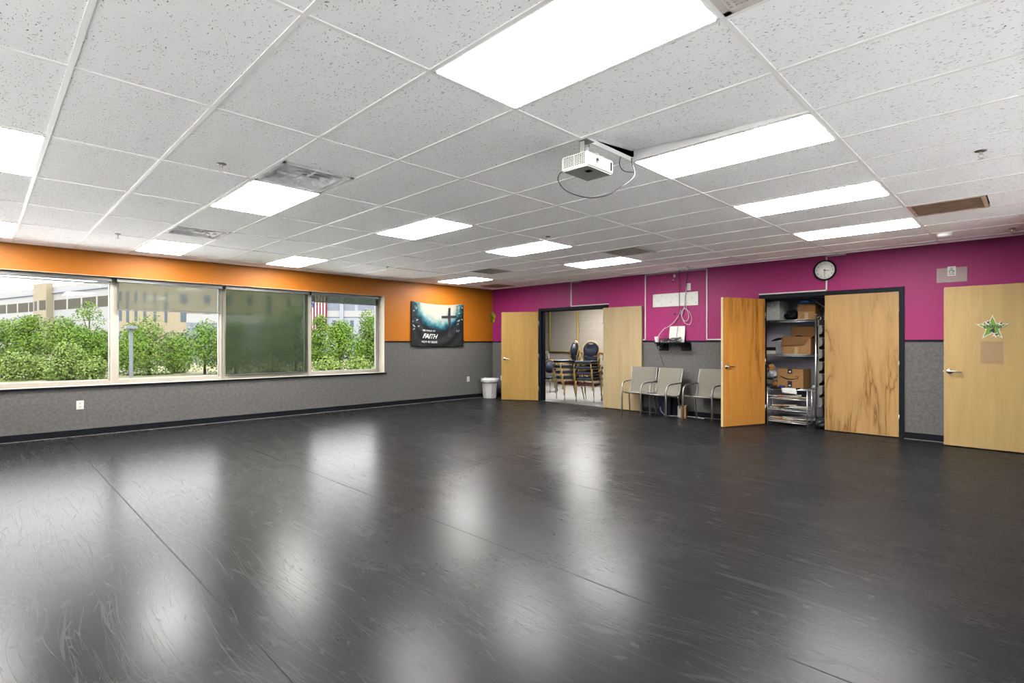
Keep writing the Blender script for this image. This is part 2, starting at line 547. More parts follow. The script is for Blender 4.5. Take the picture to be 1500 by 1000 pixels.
# chair rail, baseboards
b = MB()
b.box(0.0, 0.016, W1, 0.0, CH - 0.012, CH + 0.012)
b.box(0.016, D1[0] - .05, -0.016, 0.0, CH - 0.012, CH + 0.012)
b.box(D1[1] + .05, D2[0] - .05, -0.016, 0.0, CH - 0.012, CH + 0.012)
b.box(D2[1] + .05, 9.88, -0.016, 0.0, CH - 0.012, CH + 0.012)
struct(b.build('trim_1', M_black), 'thin black chair rail between paint and carpet', 'chair rail')
M_caulk = mat('pale_floor_edge', (0.16, 0.155, 0.15), 0.6)
b = MB()
b.box(0, 0.014, NEAR, 0, 0.006, 0.098); b.box(0.0, 0.018, NEAR, -0.02, 0.0, 0.007, 1)
struct(b.build('baseboard_left', [M_black, M_caulk]), 'black vinyl baseboard under the windows', 'baseboard')
b = MB()
for x0, x1 in ((0.014, D1[0] - .05), (D1[1] + .05, D2[0] - .05), (D2[1] + .05, 9.88)):
    b.box(x0, x1, -0.014, 0, 0.006, 0.095); b.box(x0, x1, -0.018, 0, 0.0, 0.007, 1)
struct(b.build('baseboard_back', [M_black, M_caulk]), 'black vinyl baseboard under the magenta wall', 'baseboard')

# door frames
def frame(name, x0, x1, top, label, depth=T2):
    b = MB()
    for a0, a1 in ((x0 - .052, x0), (x1, x1 + .052)):
        b.box(a0, a1, -0.022, 0.0, 0, top + .05)
    b.box(x0 - .052, x1 + .052, -0.0225, 0.0, top, top + .052)
    b.box(x0, x0 + .012, -0.022, depth + .01, 0, top); b.box(x1 - .012, x1, -0.022, depth + .01, 0, top)
    b.box(x0, x1, -0.022, depth + .01, top - .012, top)
    b.box(x0 + .012, x0 + .03, 0.045, 0.075, 0, top - .012); b.box(x0 + .012, x1 - .012, 0.045, 0.075, top - .03, top - .012)
    return struct(b.build(name, M_black_frame), label, 'door frame')
frame('trim_2', D1[0], D1[1], D1[2], 'black steel frame around the chair storage doorway')
frame('trim_3', D2[0], D2[1], D2[2], 'black steel frame around the supply closet doorway')
b = MB()
b.box(9.85, 9.88, -0.27, -0.22, 0, 2.14); b.box(9.85, 9.88, -1.25, -1.2, 0, 2.14); b.box(9.85, 9.88, -1.25, -0.22, 2.09, 2.14)
struct(b.build('trim_4', M_black_frame), 'black steel frame of the entrance door', 'door frame')
b = MB(); b.box(D1[0], D1[1], -0.02, 0.13, 0.0, 0.010)
struct(b.build('trim_5', M_satin), 'metal threshold strip at the storage doorway', 'threshold')

# ------------------------------------------------------------------ doors
def leaf(name, hinge, ang, length, m, label, face=1, handle=None, z0=0.012, z1=2.068, lever=1, hinges=True):
    """hinge at local origin, leaf along +x; its seen face is local +y (face=1) or -y (face=-1)"""
    root = empty(name, hinge, ang)
    struct(root, label, 'door')
    b = MB()
    y0, y1 = (-0.044, 0.0) if face > 0 else (0.0, 0.044)
    b.box(0.0, length, y0, y1, z0, z1, 0, 0.0015, seg=1)
    b.box(length, length + .002, y0 + .001, y1 - .001, z0 + .001, z1 - .001, 1)
    b.box(-0.002, 0.0, y0 + .001, y1 - .001, z0 + .001, z1 - .001, 1)
    b.build('panel', [m, M_edge], root)
    if handle:
        hx, hz = handle
        q = MB(); lv = MB()
        for sgn in (face, -face):
            yb = (y1 if face > 0 else y0) if sgn == face else (y0 if face > 0 else y1)
            q.cyl((hx, yb, hz), (hx, yb + sgn * .012, hz), 0.032, 0.028, 20)
            q.cyl((hx, yb + sgn * .012, hz), (hx, yb + sgn * .05, hz), 0.011, None, 12)
            lv.tube(smooth_path([(hx - .012 * lever, yb + sgn * .05, hz), (hx + .02 * lever, yb + sgn * .052, hz + .002), (hx + .08 * lever, yb + sgn * .05, hz), (hx + .125 * lever, yb + sgn * .044, hz - .006)], 4), 0.0095, 10)
        h = q.build('handle', M_satin, root)
        lv.build('lever', M_satin, h)
        q = MB(); q.box(length + .0022, length + .0035, (y0 + y1) / 2 - .012, (y0 + y1) / 2 + .012, hz - .09, hz + .09)
        q.cyl((length + .003, (y0 + y1) / 2, hz), (length + .012, (y0 + y1) / 2, hz), 0.008, None, 8)
        q.build('latch_plate', M_satin, root)
    if hinges:
        for z in (0.28, 1.04, 1.80):
            q = MB()
            yb = y1 if face > 0 else y0
            q.cyl((-0.006, yb + face * .006, z - .05), (-0.006, yb + face * .006, z + .05), 0.0075, None, 10)
            q.build('hinge', M_satin, root)
    return root

a1 = math.atan2(-0.463, -0.731)
leaf('door_1', (1.572, -0.028, 0), a1, 0.872, M_wood1, 'golden maple door leaf open beside the white wastebasket', 1, (0.80, 0.975), lever=-1)
dr1 = [o for o in bpy.data.objects if o.name == 'door_1'][0]
bpy.context.view_layer.update()
for z in (0.28, 1.04, 1.80):
    q = MB(); q.box(1.588, 1.606, -0.0265, -0.0235, z - .055, z + .055, 0, 0, Matrix.LocRotScale(dr1.location, dr1.rotation_euler, None).inverted()); q.build('hinge_plate', M_satin, dr1)
leaf('door_2', (3.418, -0.068, 0), R(-0.4), 0.90, M_wood2, 'pale ash door leaf folded flat on the wall behind the sling chairs', -1, None)
a3 = math.atan2(-0.85, -0.347)
leaf('door_3', (6.604, -0.032, 0), a3, 0.905, M_wood3, 'amber door leaf standing open in front of the supply closet', 1, (0.835, 0.965), lever=-1)
leaf('door_4', (8.403, -0.030, 0), R(180), 0.922, M_wood4, 'closed closet door leaf with dark brown grain streaks', 1, None)
leaf('door_5', (9.84, -0.270, 0), R(180), 0.915, M_wood5, 'pale maple entrance door carrying the green star sign', 1, (0.862, 0.973), lever=-1)

# ------------------------------------------------------------------ windows
XG = -0.235
mull = [W0, -7.72, -6.21, -4.69, W1]
GL = [(-9.24, -7.765), (-7.668, -6.255), (-6.165, -4.74), (-4.635, -3.20)]
b = MB()
b.box(-0.30, 0.0, W0, W0 + .02, WZ0, WZ1); b.box(-0.30, 0.0, W1 - .004, W1 + .0, WZ0, WZ1)
b.box(-0.30, 0.0, W0, W1, WZ1 - .004, WZ1)
struct(b.build('trim_6', M_jamb), 'cream plaster reveal around the window band', 'window reveal')
b = MB()
b.box(-0.32, 0.004, W0, W1, WZ0 - .03, WZ0, 0)
b.box(-0.005, 0.022, W0 - .03, W1 + .045, WZ0 - .034, WZ0 - .002, 1)
struct(b.build('trim_7', [M_sill, M_black]), 'cream window sill with a black front edge', 'window sill')
NAMES = ['window pane beside a pale building and trees, half cut by the photo edge',
         'window pane with lamp post and round trees behind', 'window pane covered by the lowered green blind',
         'window pane with the striped flag behind, next to the banner']
for n, (y0, y1) in enumerate(GL):
    root = empty('window_%d' % (n + 1), (XG, 0, 0))
    struct(root, NAMES[n], 'window')
    q = MB()
    fw_ = 0.042
    lo = mull[n] if n == 0 else mull[n]
    hi = mull[n + 1]
    q.box(-0.05, 0.035, y0 - .05, y0, WZ0, WZ1 - .004); q.box(-0.05, 0.035, y1, min(y1 + .05, W1 - .004), WZ0, WZ1 - .004)
    q.box(-0.05, 0.034, y0 - .05, y1 + .04, WZ0, WZ0 + .055); q.box(-0.05, 0.034, y0 - .05, y1 + .04, WZ1 - .055, WZ1 - .004)
    q.box(-0.014, 0.016, y0, y0 + .014, WZ0 + .055, WZ1 - .055, 1); q.box(-0.014, 0.016, y1 - .014, y1, WZ0 + .055, WZ1 - .055, 1)
    q.box(-0.014, 0.016, y0, y1, WZ0 + .055, WZ0 + .07, 1)
    q.build('window_frame', [M_sill, M_alu], root)
    q = MB(); q.box(-0.003, 0.003, y0 + .01, y1 - .01, WZ0 + .06, WZ1 - .06)
    q.build('pane', M_glass, root)

BL = [(-9.24, -7.755, 2.243, M_screen_light, 'roller blind barely lowered over the pale long building'),
      (-7.70, -6.235, 1.862, M_screen_light, 'roller blind lowered a third over the lamp post window'),
      (-6.185, -4.72, 0.80, M_screen_green, 'dark green roller blind lowered right to the sill'),
      (-4.665, -3.20, 2.150, M_screen_green, 'roller blind barely lowered over the flag window')]
for y0, y1, zb, m, lab in BL:
    root = empty('roller_blind', (-0.13, (y0 + y1) / 2, 2.326))
    tag(root, lab, 'blind', 'roller blinds')
    w = (y1 - y0) / 2
    q = MB(); q.box(-0.045, 0.045, -w, w, -0.062, -0.002, 0, 0.006, seg=1); q.build('cassette', M_cassette, root)
    q = MB(); q.box(-0.0008, 0.0008, -w + .012, w - .012, zb - 2.326, -0.06); q.build('fabric', m, root)
    q = MB(); q.box(-0.008, 0.008, -w + .008, w - .008, zb - 2.326 - .022, zb - 2.326, 0, 0.003, seg=1); q.build('bottom_bar', M_cassette, root)

# ------------------------------------------------------------------ ceiling
GX = [0.0, 0.45, 1.62, 2.805, 3.998, 5.194, 6.417, 7.634, 8.850, 10.07, RIGHT]       # index i+4+1
gxi = lambda i: GX[i + 5]
GYk = [-10.68, -10.07, -9.46, -8.8451, -8.2161, -7.581, -6.9754, -6.361, -5.7394, -5.1525, -4.5515, -3.9237, -3.314, -2.704, -2.094, -1.484, -0.874, -0.264]
gyj = lambda j: GYk[j + 6]
LIGHTS = {(2, -1): 'large lit ceiling panel nearest the projector, towards the camera',
          (2, 2): 'lit ceiling panel right behind the projector and its cable',
          (2, 5): 'lit ceiling panel between the panel by the projector and the one by the clock',
          (2, 8): 'lit ceiling panel closest to the wall clock',
          (2, -4): 'lit ceiling panel above the viewpoint',
          (-1, -4): 'lit square-looking ceiling panel cut off by the photo edge, above the first window',
          (-1, -1): 'lit ceiling panel touching the stained square air diffuser',
          (-1, 2): 'middle lit ceiling panel in line with the stained diffuser, beyond two tiles',
          (-1, 5): 'lit ceiling panel under the sprinkler in the middle of the room',
          (-1, 8): 'lit ceiling panel nearest the white wire raceways above the storage door',
          (-4, -4): 'sliver of lit ceiling panel over the first window at the photo edge',
          (-4, -1): 'small lit ceiling panel close to the orange wall above the lamp post window',
          (-4, 2): 'small lit ceiling panel close to the orange wall above the green blind',
          (-4, 5): 'unlit ceiling panel close to the orange wall above the flag window',
          (-4, 8): 'lit ceiling panel above the cross banner'}
VENTS = {(0, -1, 0): ('stained square air diffuser beside a lit ceiling panel', M_vent, 1),
         (-3, -1, 1): ('square air diffuser above the second window, close to a small lit panel', M_vent, 1),
         (0, 7, 0): ('dark square air grille ahead of the wall mount board', M_vent_dark, 0),
         (-3, 7, 1): ('dark square air grille in front of the storage door', M_vent_dark, 0),
         (-4, 10, 0): ('brownish square air grille in the corner above the banner', M_vent_brown, 0),
         (3, -1, 0): ('perforated return grille beside the largest lit panel', M_vent_dark, 2),
         (3, 7, 0): ('worn brown air grille over the closet doors', M_vent_brown, 0)}
def vcell(i, h):
    x0, x1 = gxi(i), gxi(i + 1)
    return (x0, x0 + .61) if h == 0 else (x1 - .61, x1)
b = MB()
TZ = H + 0.006
ys = [NEAR] + GYk + [0.0]
for a in range(len(GX) - 1):
    i = a - 5
    for c_ in range(len(ys) - 1):
        j = c_ - 7
        x0, x1, y0, y1 = GX[a], GX[a + 1], ys[c_], ys[c_ + 1]
        if (i, j) in LIGHTS:
            continue
        hv = [h for h in (0, 1) if (i, j, h) in VENTS]
        if hv:
            vx0, vx1 = vcell(i, hv[0])
            if hv[0] == 0: x0 = vx1
            else: x1 = vx0
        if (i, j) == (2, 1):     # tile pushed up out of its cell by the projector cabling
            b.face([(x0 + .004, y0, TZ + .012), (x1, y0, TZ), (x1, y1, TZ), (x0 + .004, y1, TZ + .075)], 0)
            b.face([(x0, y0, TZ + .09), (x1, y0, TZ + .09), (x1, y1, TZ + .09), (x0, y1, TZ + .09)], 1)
            continue
        b.face([(x0, y0, TZ), (x1, y0, TZ), (x1, y1, TZ), (x0, y1, TZ)], 0)
ceil = struct(b.build('ceiling', [M_tile, M_dark], recalc=False), 'suspended ceiling of white fissured tiles in a tee-bar grid', 'ceiling')
b = MB()
for x in GX[1:-1]:
    b.box(x - .012, x + .012, NEAR, 0, H, H + .03)
for y in GYk:
    b.box(0, RIGHT, y - .012, y + .012, H + .0004, H + .03)
b.box(0, 0.022, NEAR, 0, H, H + .01); b.box(0, RIGHT, -0.022, 0, H + .0002, H + .01)
b.build('grid', M_grid, ceil)

def make_lamp(x0, x1, y0, y1, lit, z=H):
    root = empty('ceiling_light', ((x0 + x1) / 2, (y0 + y1) / 2, z))
    w, h = (x1 - x0) / 2 - .013, (y1 - y0) / 2 - .013
    q = MB()
    for s_ in (-1, 1):
        q.box(-w, w, min(s_ * h, s_ * (h - .012)), max(s_ * h, s_ * (h - .012)), -0.003, 0.02)
        q.box(min(s_ * w, s_ * (w - .012)), max(s_ * w, s_ * (w - .012)), -h, h, -0.003, 0.02)
    q.box(-w, w, -h, h, 0.02, 0.09)
    q.build('frame', M_bezel, root)
    q = MB(); q.box(-w + .012, w - .012, -h + .012, h - .012, -0.0045, 0.010)
    q.build('diffuser', M_lens if lit else M_lens_off, root)
    return root
for (i, j), lab in LIGHTS.items():
    tag(make_lamp(gxi(i), gxi(i + 1), gyj(j), gyj(j + 1), (i, j) != (-4, 5)), lab, 'ceiling light', 'ceiling light panels')

for (i, j, h), (lab, m, style) in VENTS.items():
    x0, x1 = vcell(i, h); y0, y1 = gyj(j), gyj(j + 1)
    root = empty('ceiling_vent', ((x0 + x1) / 2, (y0 + y1) / 2, H))
    tag(root, lab, 'air vent', 'ceiling air vents')
    w, d = (x1 - x0) / 2 - .013, (y1 - y0) / 2 - .013
    q = MB(); q.box(-w, w, -d, d, 0.03, 0.05); q.build('backing', M_dark if style != 1 else m, root)
    q = MB()
    for s_ in (-1, 1):
        q.box(-w, w, min(s_ * d, s_ * (d - .03)), max(s_ * d, s_ * (d - .03)), -0.002, 0.03)
        q.box(min(s_ * w, s_ * (w - .03)), max(s_ * w, s_ * (w - .03)), -d, d, -0.002, 0.03)
    q.build('frame', m, root)
    q = MB()
    if style == 1:
        for t in (0.75, 0.5, 0.25):
            for s_ in (-1, 1):
                ww, dd = w * t, d * t
                q.prism([(-ww, s_ * dd, 0.0), (ww, s_ * dd, 0.0), (ww - .05, s_ * (dd - .05), 0.028), (-ww + .05, s_ * (dd - .05), 0.028)], (0, 0, 0.002))
                q.prism([(s_ * ww, -dd, 0.0), (s_ * ww, dd, 0.0), (s_ * (ww - .05), dd - .05, 0.028), (s_ * (ww - .05), -dd + .05, 0.028)], (0, 0, 0.002))
        q.box(-.05, .05, -.05, .05, 0.002, 0.006)
        q.box(-w * .75, w * .75, -.004, .004, 0.001, 0.02); q.box(-.004, .004, -d * .75, d * .75, 0.001, 0.02)
    elif style == 2:
        n = 26
        for t in range(n + 1):
            q.box(-w + .03, w - .03, -d + .03 + (2 * d - .06) * t / n - .006, -d + .03 + (2 * d - .06) * t / n + .006, 0.004, 0.008)
            q.box(-w + .03 + (2 * w - .06) * t / n - .006, -w + .03 + (2 * w - .06) * t / n + .006, -d + .03, d - .03, 0.0042, 0.0078)
    else:
        n = 20
        for t in range(n + 1):
            yy = -d + .03 + (2 * d - .06) * t / n
            q.prism([(-w + .03, yy - .011, 0.0), (-w + .03, yy - .009, 0.0), (-w + .03, yy + .011, 0.02), (-w + .03, yy + .009, 0.02)], (2 * w - .06, 0, 0))
    q.build('louver', m, root)

# sprinklers and smoke detector
def make_sprinkler():
    root = empty('fire_sprinkler')
    q = MB(); q.lathe([(0.036, 0.006), (0.034, -0.004), (0.016, -0.010), (0.014, -0.006)], 20); q.build('escutcheon', M_satin, root)
    q = MB(); q.cyl((0, 0, -0.006), (0, 0, -0.028), 0.010, 0.008, 10)
    q.tube(arc((0, 0, -0.036), 0.014, R(90), R(270), 8, (1, 0, 0), (0, 0, 1)), 0.0028, 6)
    q.tube(arc((0, 0, -0.036), 0.014, R(90), R(-90), 8, (1, 0, 0), (0, 0, 1)), 0.0028, 6)
    q.cyl((0, 0, -0.049), (0, 0, -0.054), 0.005, None, 8)
    q.lathe([(0.002, -0.054), (0.018, -0.056), (0.018, -0.058), (0.002, -0.058)], 14)
    q.build('head', M_vent_dark, root)
    return root
sp0 = make_sprinkler()
SPR = [(5.40, -7.87, 'fire sprinkler ahead of the stained square diffuser'), (1.69, -7.95, 'fire sprinkler above the second window near the orange wall'),
       (1.61, -4.07, 'fire sprinkler above the flag window beside the unlit panel'), (5.37, -4.07, 'fire sprinkler over the middle of the room by a lit panel'),
       (9.50, -4.19, 'largest fire sprinkler, above the entrance door side of the ceiling'), (9.58, -0.57, 'fire sprinkler above the entrance door by the wall'),
       (5.39, -0.32, 'fire sprinkler hanging above the white mount board'), (1.67, -0.39, 'fire sprinkler above the open golden maple door')]
for n, (x, y, lab) in enumerate(SPR):
    o = sp0 if n == 0 else copy_tree(sp0)
    o.location = (x, y, H + .006)
    tag(o, lab, 'sprinkler', 'ceiling fire sprinklers')
q = MB(); q.lathe([(0.075, 0.006), (0.075, -0.018), (0.066, -0.034), (0.02, -0.042)], 28)
sd = empty('smoke_detector', (8.98, -0.80, H)); tag(sd, 'round white smoke detector on the ceiling near the clock', 'smoke detector')
M_cwhite = mat('ceiling_white_plastic', (0.9, 0.9, 0.89), 0.4); q.build('cover', M_cwhite, sd)
q = MB(); q.lathe([(0.080, 0.008), (0.080, -0.006), (0.07, -0.008)], 28); q.build('base', M_cwhite, sd)

# ------------------------------------------------------------------ projector
M_proj = mat('projector_white', (0.62, 0.62, 0.60), 0.4)
M_proj_under = mat('projector_grey', (0.62, 0.62, 0.60), 0.5)
pj = empty('projector', (7.64, -6.29, 2.478))
tag(pj, 'white ceiling projector hanging from a bracket with a loose cable', 'projector')
q = MB()
q.box(-0.108, 0.108, -0.145, 0.145, 0.0, 0.094, 0, 0.014, seg=3)
q.box(-0.098, 0.098, -0.135, 0.135, -0.003, 0.001, 1)
q.box(0.02, 0.06, -0.06, -0.02, -0.006, -0.002, 2)
for yy in (-0.10, -0.075, -0.05, 0.05, 0.075):            # ribs beside the lens
    pass
for n in range(6):
    q.box(0.1075, 0.1095, 0.045, 0.10, 0.022 + n * .011, 0.026 + n * .011, 1)
for n in range(5):
    q.box(0.1075, 0.1095, 0.112 + n * .004, 0.114 + n * .004, 0.018, 0.074, 2)
for n in range(4):
    q.box(0.1075, 0.109, -0.125, -0.10, 0.030 + n * .012, 0.033 + n * .012, 1)
q.box(0.06, 0.1, -0.05, 0.0, 0.093, 0.104, 0, 0.004, seg=1); q.box(0.05, 0.098, 0.01, 0.055, 0.093, 0.101, 0, 0.003, seg=1)
q.build('housing', [M_proj, M_proj_under, M_dark], pj)
q = MB()
for a in range(12):
    for c_ in range(7):
        if a in (5, 6) and False: continue
        x = -0.085 + a * .0142 + (0.006 if a > 5 else 0); z = 0.016 + c_ * .0098
        q.box(x, x + .009, -0.1462, -0.1445, z, z + .0062)
q.build('vent_grille', M_dark, pj)
q = MB()
ML = Matrix.Translation((0.108, -0.035, 0.050)) @ Matrix.Rotation(R(90), 4, 'Y')
q.lathe([(0.031, -0.004), (0.033, 0.004), (0.027, 0.005), (0.025, -0.006)], 28, 0, ML)
q.lathe([(0.025, -0.004), (0.016, 0.0), (0.001, 0.002)], 24, 1, ML)
q.build('lens', [M_vent_dark, mat('lens_glass', (0.03, 0.03, 0.035), 0.06)], pj)
q = MB()
q.box(-0.035, 0.035, -0.055, 0.03, 0.206, 0.2105); q.box(-0.032, 0.006, -0.045, -0.040, 0.094, 0.207); q.box(-0.032, -0.028, -0.045, 0.0, 0.094, 0.207)
q.box(0.012, 0.034, -0.03, -0.026, 0.09, 0.16); q.box(-0.06, 0.07, -0.05, 0.06, 0.092, 0.098)
q.tube([(0.01, -0.049, 0.17), (0.01, -0.043, 0.17)], 0.006, 10); q.tube([(-0.012, -0.049, 0.15), (-0.012, -0.043, 0.15)], 0.005, 10)
q.build('mount_bracket', M_proj, pj)
cb = MB()
P = smooth_path([(-0.100, -0.10, 0.012), (-0.130, -0.125, 0.004), (-0.150, -0.125, -0.045), (-0.11, -0.08, -0.115), (-0.02, 0.02, -0.155), (0.06, 0.13, -0.135), (0.10, 0.26, -0.055), (0.10, 0.40, 0.035), (0.07, 0.47, 0.10), (0.02, 0.515, 0.195), (0.02, 0.515, 0.225)], 6)
cb.tube(P, 0.0034, 6)
P2 = smooth_path([(0.075, 0.46, 0.095), (0.03, 0.40, 0.10), (0.0, 0.385, 0.15), (0.0, 0.40, 0.215)], 5)
cb.tube(P2, 0.003, 6)
cb.tube(smooth_path([(-0.03, 0.04, 0.09), (-0.028, 0.045, 0.15), (-0.02, 0.05, 0.225)], 4), 0.0035, 6)
cb.build('cable', M_cable_dark, pj)

# ------------------------------------------------------------------ banner with the cross
TY0, TY1, TZ0, TZ1 = -2.475, -0.985, 1.275, 2.27
def cloth(u, v):
    """u along the wall, v upward; v=1 is the hung top edge"""
    sag = -0.050 * math.sin(math.pi * u) * v - 0.028 * math.sin(math.pi * u) * (1 - v)
    y = TY0 + (TY1 - TY0) * u
    z = TZ0 + (TZ1 - TZ0) * v + sag
    c = (u - .5)
    r = math.hypot(c / .5, (1.05 - v) / 1.0)
    x = 0.022 + 0.012 * math.sin(r * 21) * (0.35 + 0.65 * min(1, r)) * (1 - abs(2 * u - 1) ** 4) + 0.012 * (1 - v) + 0.006 * math.sin(u * 9)
    return Vector((max(x, 0.006), y, z))
k = Nodes('printed_banner')
tc = k.add('ShaderNodeTexCoord'); sp_ = k.add('ShaderNodeSeparateXYZ'); k.link(tc.outputs['Object'], sp_.inputs[0])
U = k.math('DIVIDE', k.math('SUBTRACT', sp_.outputs['Y'], TY0), TY1 - TY0)
V = k.math('DIVIDE', k.math('SUBTRACT', sp_.outputs['Z'], TZ0), TZ1 - TZ0)
du = k.math('DIVIDE', k.math('SUBTRACT', U, 0.52), 0.56)
dv = k.math('DIVIDE', k.math('SUBTRACT', V, 1.14), 0.83)
rr = k.math('SQRT', k.math('ADD', k.math('MULTIPLY', du, du), k.math('MULTIPLY', dv, dv)))
nn = k.noise(tc.outputs['Object'], 9, 5, 0.65)
rr2 = k.math('ADD', rr, k.math('MULTIPLY', k.math('SUBTRACT', nn, 0.5), 0.34))
kk = 0.37
k.link(k.ramp(rr2, [(0.0, srgb(240, 218, 196, kk)), (0.55, srgb(232, 222, 200, kk)), (0.70, srgb(190, 214, 204, kk)), (0.80, srgb(90, 160, 170, kk)), (0.90, srgb(30, 78, 96, kk)), (0.97, srgb(44, 46, 50, kk)), (1.0, srgb(56, 56, 58, kk))]), k.b.inputs['Base Color'])
k.b.inputs['Roughness'].default_value = 0.6
k.b.inputs['Specular IOR Level'].default_value = 0.2
M_banner = k.m
bn = empty('wall_banner', (0, 0, 0)); 
tag(bn, 'cloth banner with a dark cross over water pinned on the orange wall', 'banner')
q = MB(); q.grid(cloth, 96, 64)
solid(q.build('cloth', M_banner, bn), 0.002, 0)
lift = lambda p: cloth(p.x, p.y) + Vector((0.010, 0, 0))
def patch(u0, u1, v0, v1, n=14):
    return lambda a, c_: lift(Vector((u0 + (u1 - u0) * a, v0 + (v1 - v0) * c_)))
q = MB(); q.grid(patch(0.685, 0.735, 0.24, 0.93), 4, 40); q.grid(patch(0.555, 0.86, 0.685, 0.745), 24, 4)
q.build('cross_print', mat('cross_print', srgb(56, 54, 60, 0.42), 0.6), bn)
def bmat(u, v, sx, sy):
    return Matrix.Translation((u, v, 0)) @ Matrix.Diagonal((sx, sy, 1, 1))
for s_, u, v, sz, sh, bo, sp2 in (('WE WALK BY', 0.315, 0.375, 0.052, 0, 0.001, 1.1), ('FAITH', 0.325, 0.245, 0.150, 0.45, 0.003, 0.95), ('NOT BY SIGHT', 0.325, 0.115, 0.062, 0, 0.0015, 1.0)):
    text_mesh(s_, sz, M_text_white, bn, 'lettering', bmat(u, v, 0.70, 1.0), 0, sh, sp2, bo, lambda p: lift(p))
# leafy sprays printed down both sides
q = MB()
for n in range(70):
    side = n % 2
    v = rnd.uniform(0.35, 0.98)
    u = (rnd.uniform(0.015, 0.11) if side == 0 else rnd.uniform(0.84, 0.985)) 
    u = u if v > 0.5 else (rnd.uniform(0.02, 0.16) if side == 0 else rnd.uniform(0.8, 0.97))
    a = rnd.uniform(0, 6.28); l = rnd.uniform(.018, .04); w = l * .35
    pts = [(u + l * math.cos(a) * t + w * -math.sin(a) * s2, v + 1.5 * (l * math.sin(a) * t + w * math.cos(a) * s2)) for t, s2 in ((-1, 0), (0, -1), (1, 0), (0, 1))]
    pts = [(min(max(a_, .004), .996), min(max(b_, .01), .985)) for a_, b_ in pts]
    q.face([lift(Vector((a_, b_))) for a_, b_ in pts], 0 if n % 5 else 1)
q.build('leaf_pattern', [mat('leaf_print', srgb(30, 40, 44, 0.4), 0.6), mat('pale_leaf_print', srgb(190, 214, 210, 0.45), 0.6)], bn)

# paper flower folded into the corner
fl = empty('paper_flower', (0, 0, 1.985)); tag(fl, 'green paper flower stuck across the corner of the two painted walls', 'flower')
M_lime = mat('lime_paper', srgb(190, 200, 50, 0.42), 0.7); M_olive = mat('olive_paper', srgb(130, 140, 40, 0.42), 0.7)
def foldp(a, z, off=0.012):
    return (off, a, z) if a < 0 else (a + off, -off, z)
for n in range(5):
    an = R(90 + 72 * n); q = MB()
    cx_, cz_ = 0.078 * math.cos(an), 0.092 * math.sin(an)
    ring = [(cx_ + 0.047 * math.cos(t * math.pi / 8), cz_ + 0.050 * math.sin(t * math.pi / 8)) for t in range(16)]
    for a, c_ in (([p for p in ring]),) and [(ring, 0)]:
        lo_ = [(min(p[0], 0), p[1]) for p in a]; hi_ = [(max(p[0], 0), p[1]) for p in a]
        if min(p[0] for p in a) < -0.002: q.prism([(0.010, p[0], p[1]) for p in lo_], (0.003, 0, 0))
        if max(p[0] for p in a) > 0.002: q.prism([(p[0] + .010, -0.010, p[1]) for p in hi_], (0, -0.003, 0))
    q.build('petal', M_olive if cx_ < -0.03 else M_lime, fl)
q = MB(); q.prism([(0.014, -0.03 * abs(math.sin(t * math.pi / 8)) if t < 9 else 0, 0.03 * math.cos(t * math.pi / 8)) for t in range(9)], (0.004, 0, 0))
q.prism([(0.012 + 0.026 * abs(math.sin(t * math.pi / 8)), -0.015, 0.03 * math.cos(t * math.pi / 8)) for t in range(9)], (0, -0.003, 0))
q.build('flower_center', M_ink, fl)

# ------------------------------------------------------------------ wastebasket
M_bin = mat('white_bin_plastic', (0.36, 0.355, 0.34), 0.4)
M_liner = mat('white_liner_film', (0.42, 0.42, 0.41), 0.35)
tb = empty('wastebasket', (0.335, -0.40, 0)); tag(tb, 'white plastic wastebasket with a bag liner in the corner', 'trash can')
q = MB(); MR = Matrix.Rotation(R(12), 4, 'Z')
q.lathe([(0.155, 0.002), (0.168, 0.02), (0.205, 0.43), (0.205, 0.46), (0.196, 0.46), (0.19, 0.42), (0.15, 0.03)], 8, 0, MR, False)
q.build('body', M_bin, tb)
q = MB()
def liner(a, c_):
    t = a * 2 * math.pi
    f = 0.012 * mnoise.noise(Vector((math.cos(t) * 3, math.sin(t) * 3, c_ * 2)))
    prof = [(0.185, 0.40), (0.200, 0.478), (0.222, 0.482), (0.231, 0.455), (0.224, 0.395)]
    p = c_ * 4; i = min(int(p), 3); w = p - i
    r_ = prof[i][0] * (1 - w) + prof[i + 1][0] * w; z = prof[i][1] * (1 - w) + prof[i + 1][1] * w
    return Vector(((r_ + f) * math.cos(t), (r_ + f) * math.sin(t), z + (f * 2.2 if c_ > .7 else f * .6)))
q.grid(liner, 48, 12); o = q.build('bag_liner', M_liner, tb); solid(o, 0.0015, 0)

# ------------------------------------------------------------------ outlets, switches, small wall pieces
def outlet(loc, rz, lab, w=0.082, h=0.122):
    root = empty('wall_outlet', loc, rz); tag(root, lab, 'outlet')
    q = MB(); q.box(-w / 2, w / 2, -0.007, 0.0, -h / 2, h / 2, 0, 0.003, seg=1); q.build('cover_plate', M_white, root)
    q = MB()
    for s_ in (-1, 1):
        q.box(-0.016, 0.016, -0.0085, -0.006, s_ * .024 - .014, s_ * .024 + .014, 0)
        q.box(-0.008, -0.005, -0.0092, -0.008, s_ * .024 - .005, s_ * .024 + .006, 1); q.box(0.005, 0.008, -0.0092, -0.008, s_ * .024 - .005, s_ * .024 + .006, 1)
    q.build('socket', [M_offwhite, M_ink], root)
    return root
outlet((0.0, -0.812, 0.47), R(90), 'white outlet on the carpeted wall beside the wastebasket')
outlet((0.335, 0.0, 0.47), 0, 'white outlet behind the open golden maple door')
outlet((0.0, -8.14, 0.448), R(90), 'white outlet on the carpeted wall below the first window', 0.086, 0.126)
outlet((5.255, 0.0, 2.372), 0, 'white outlet plate above the white mount board', 0.085, 0.13)

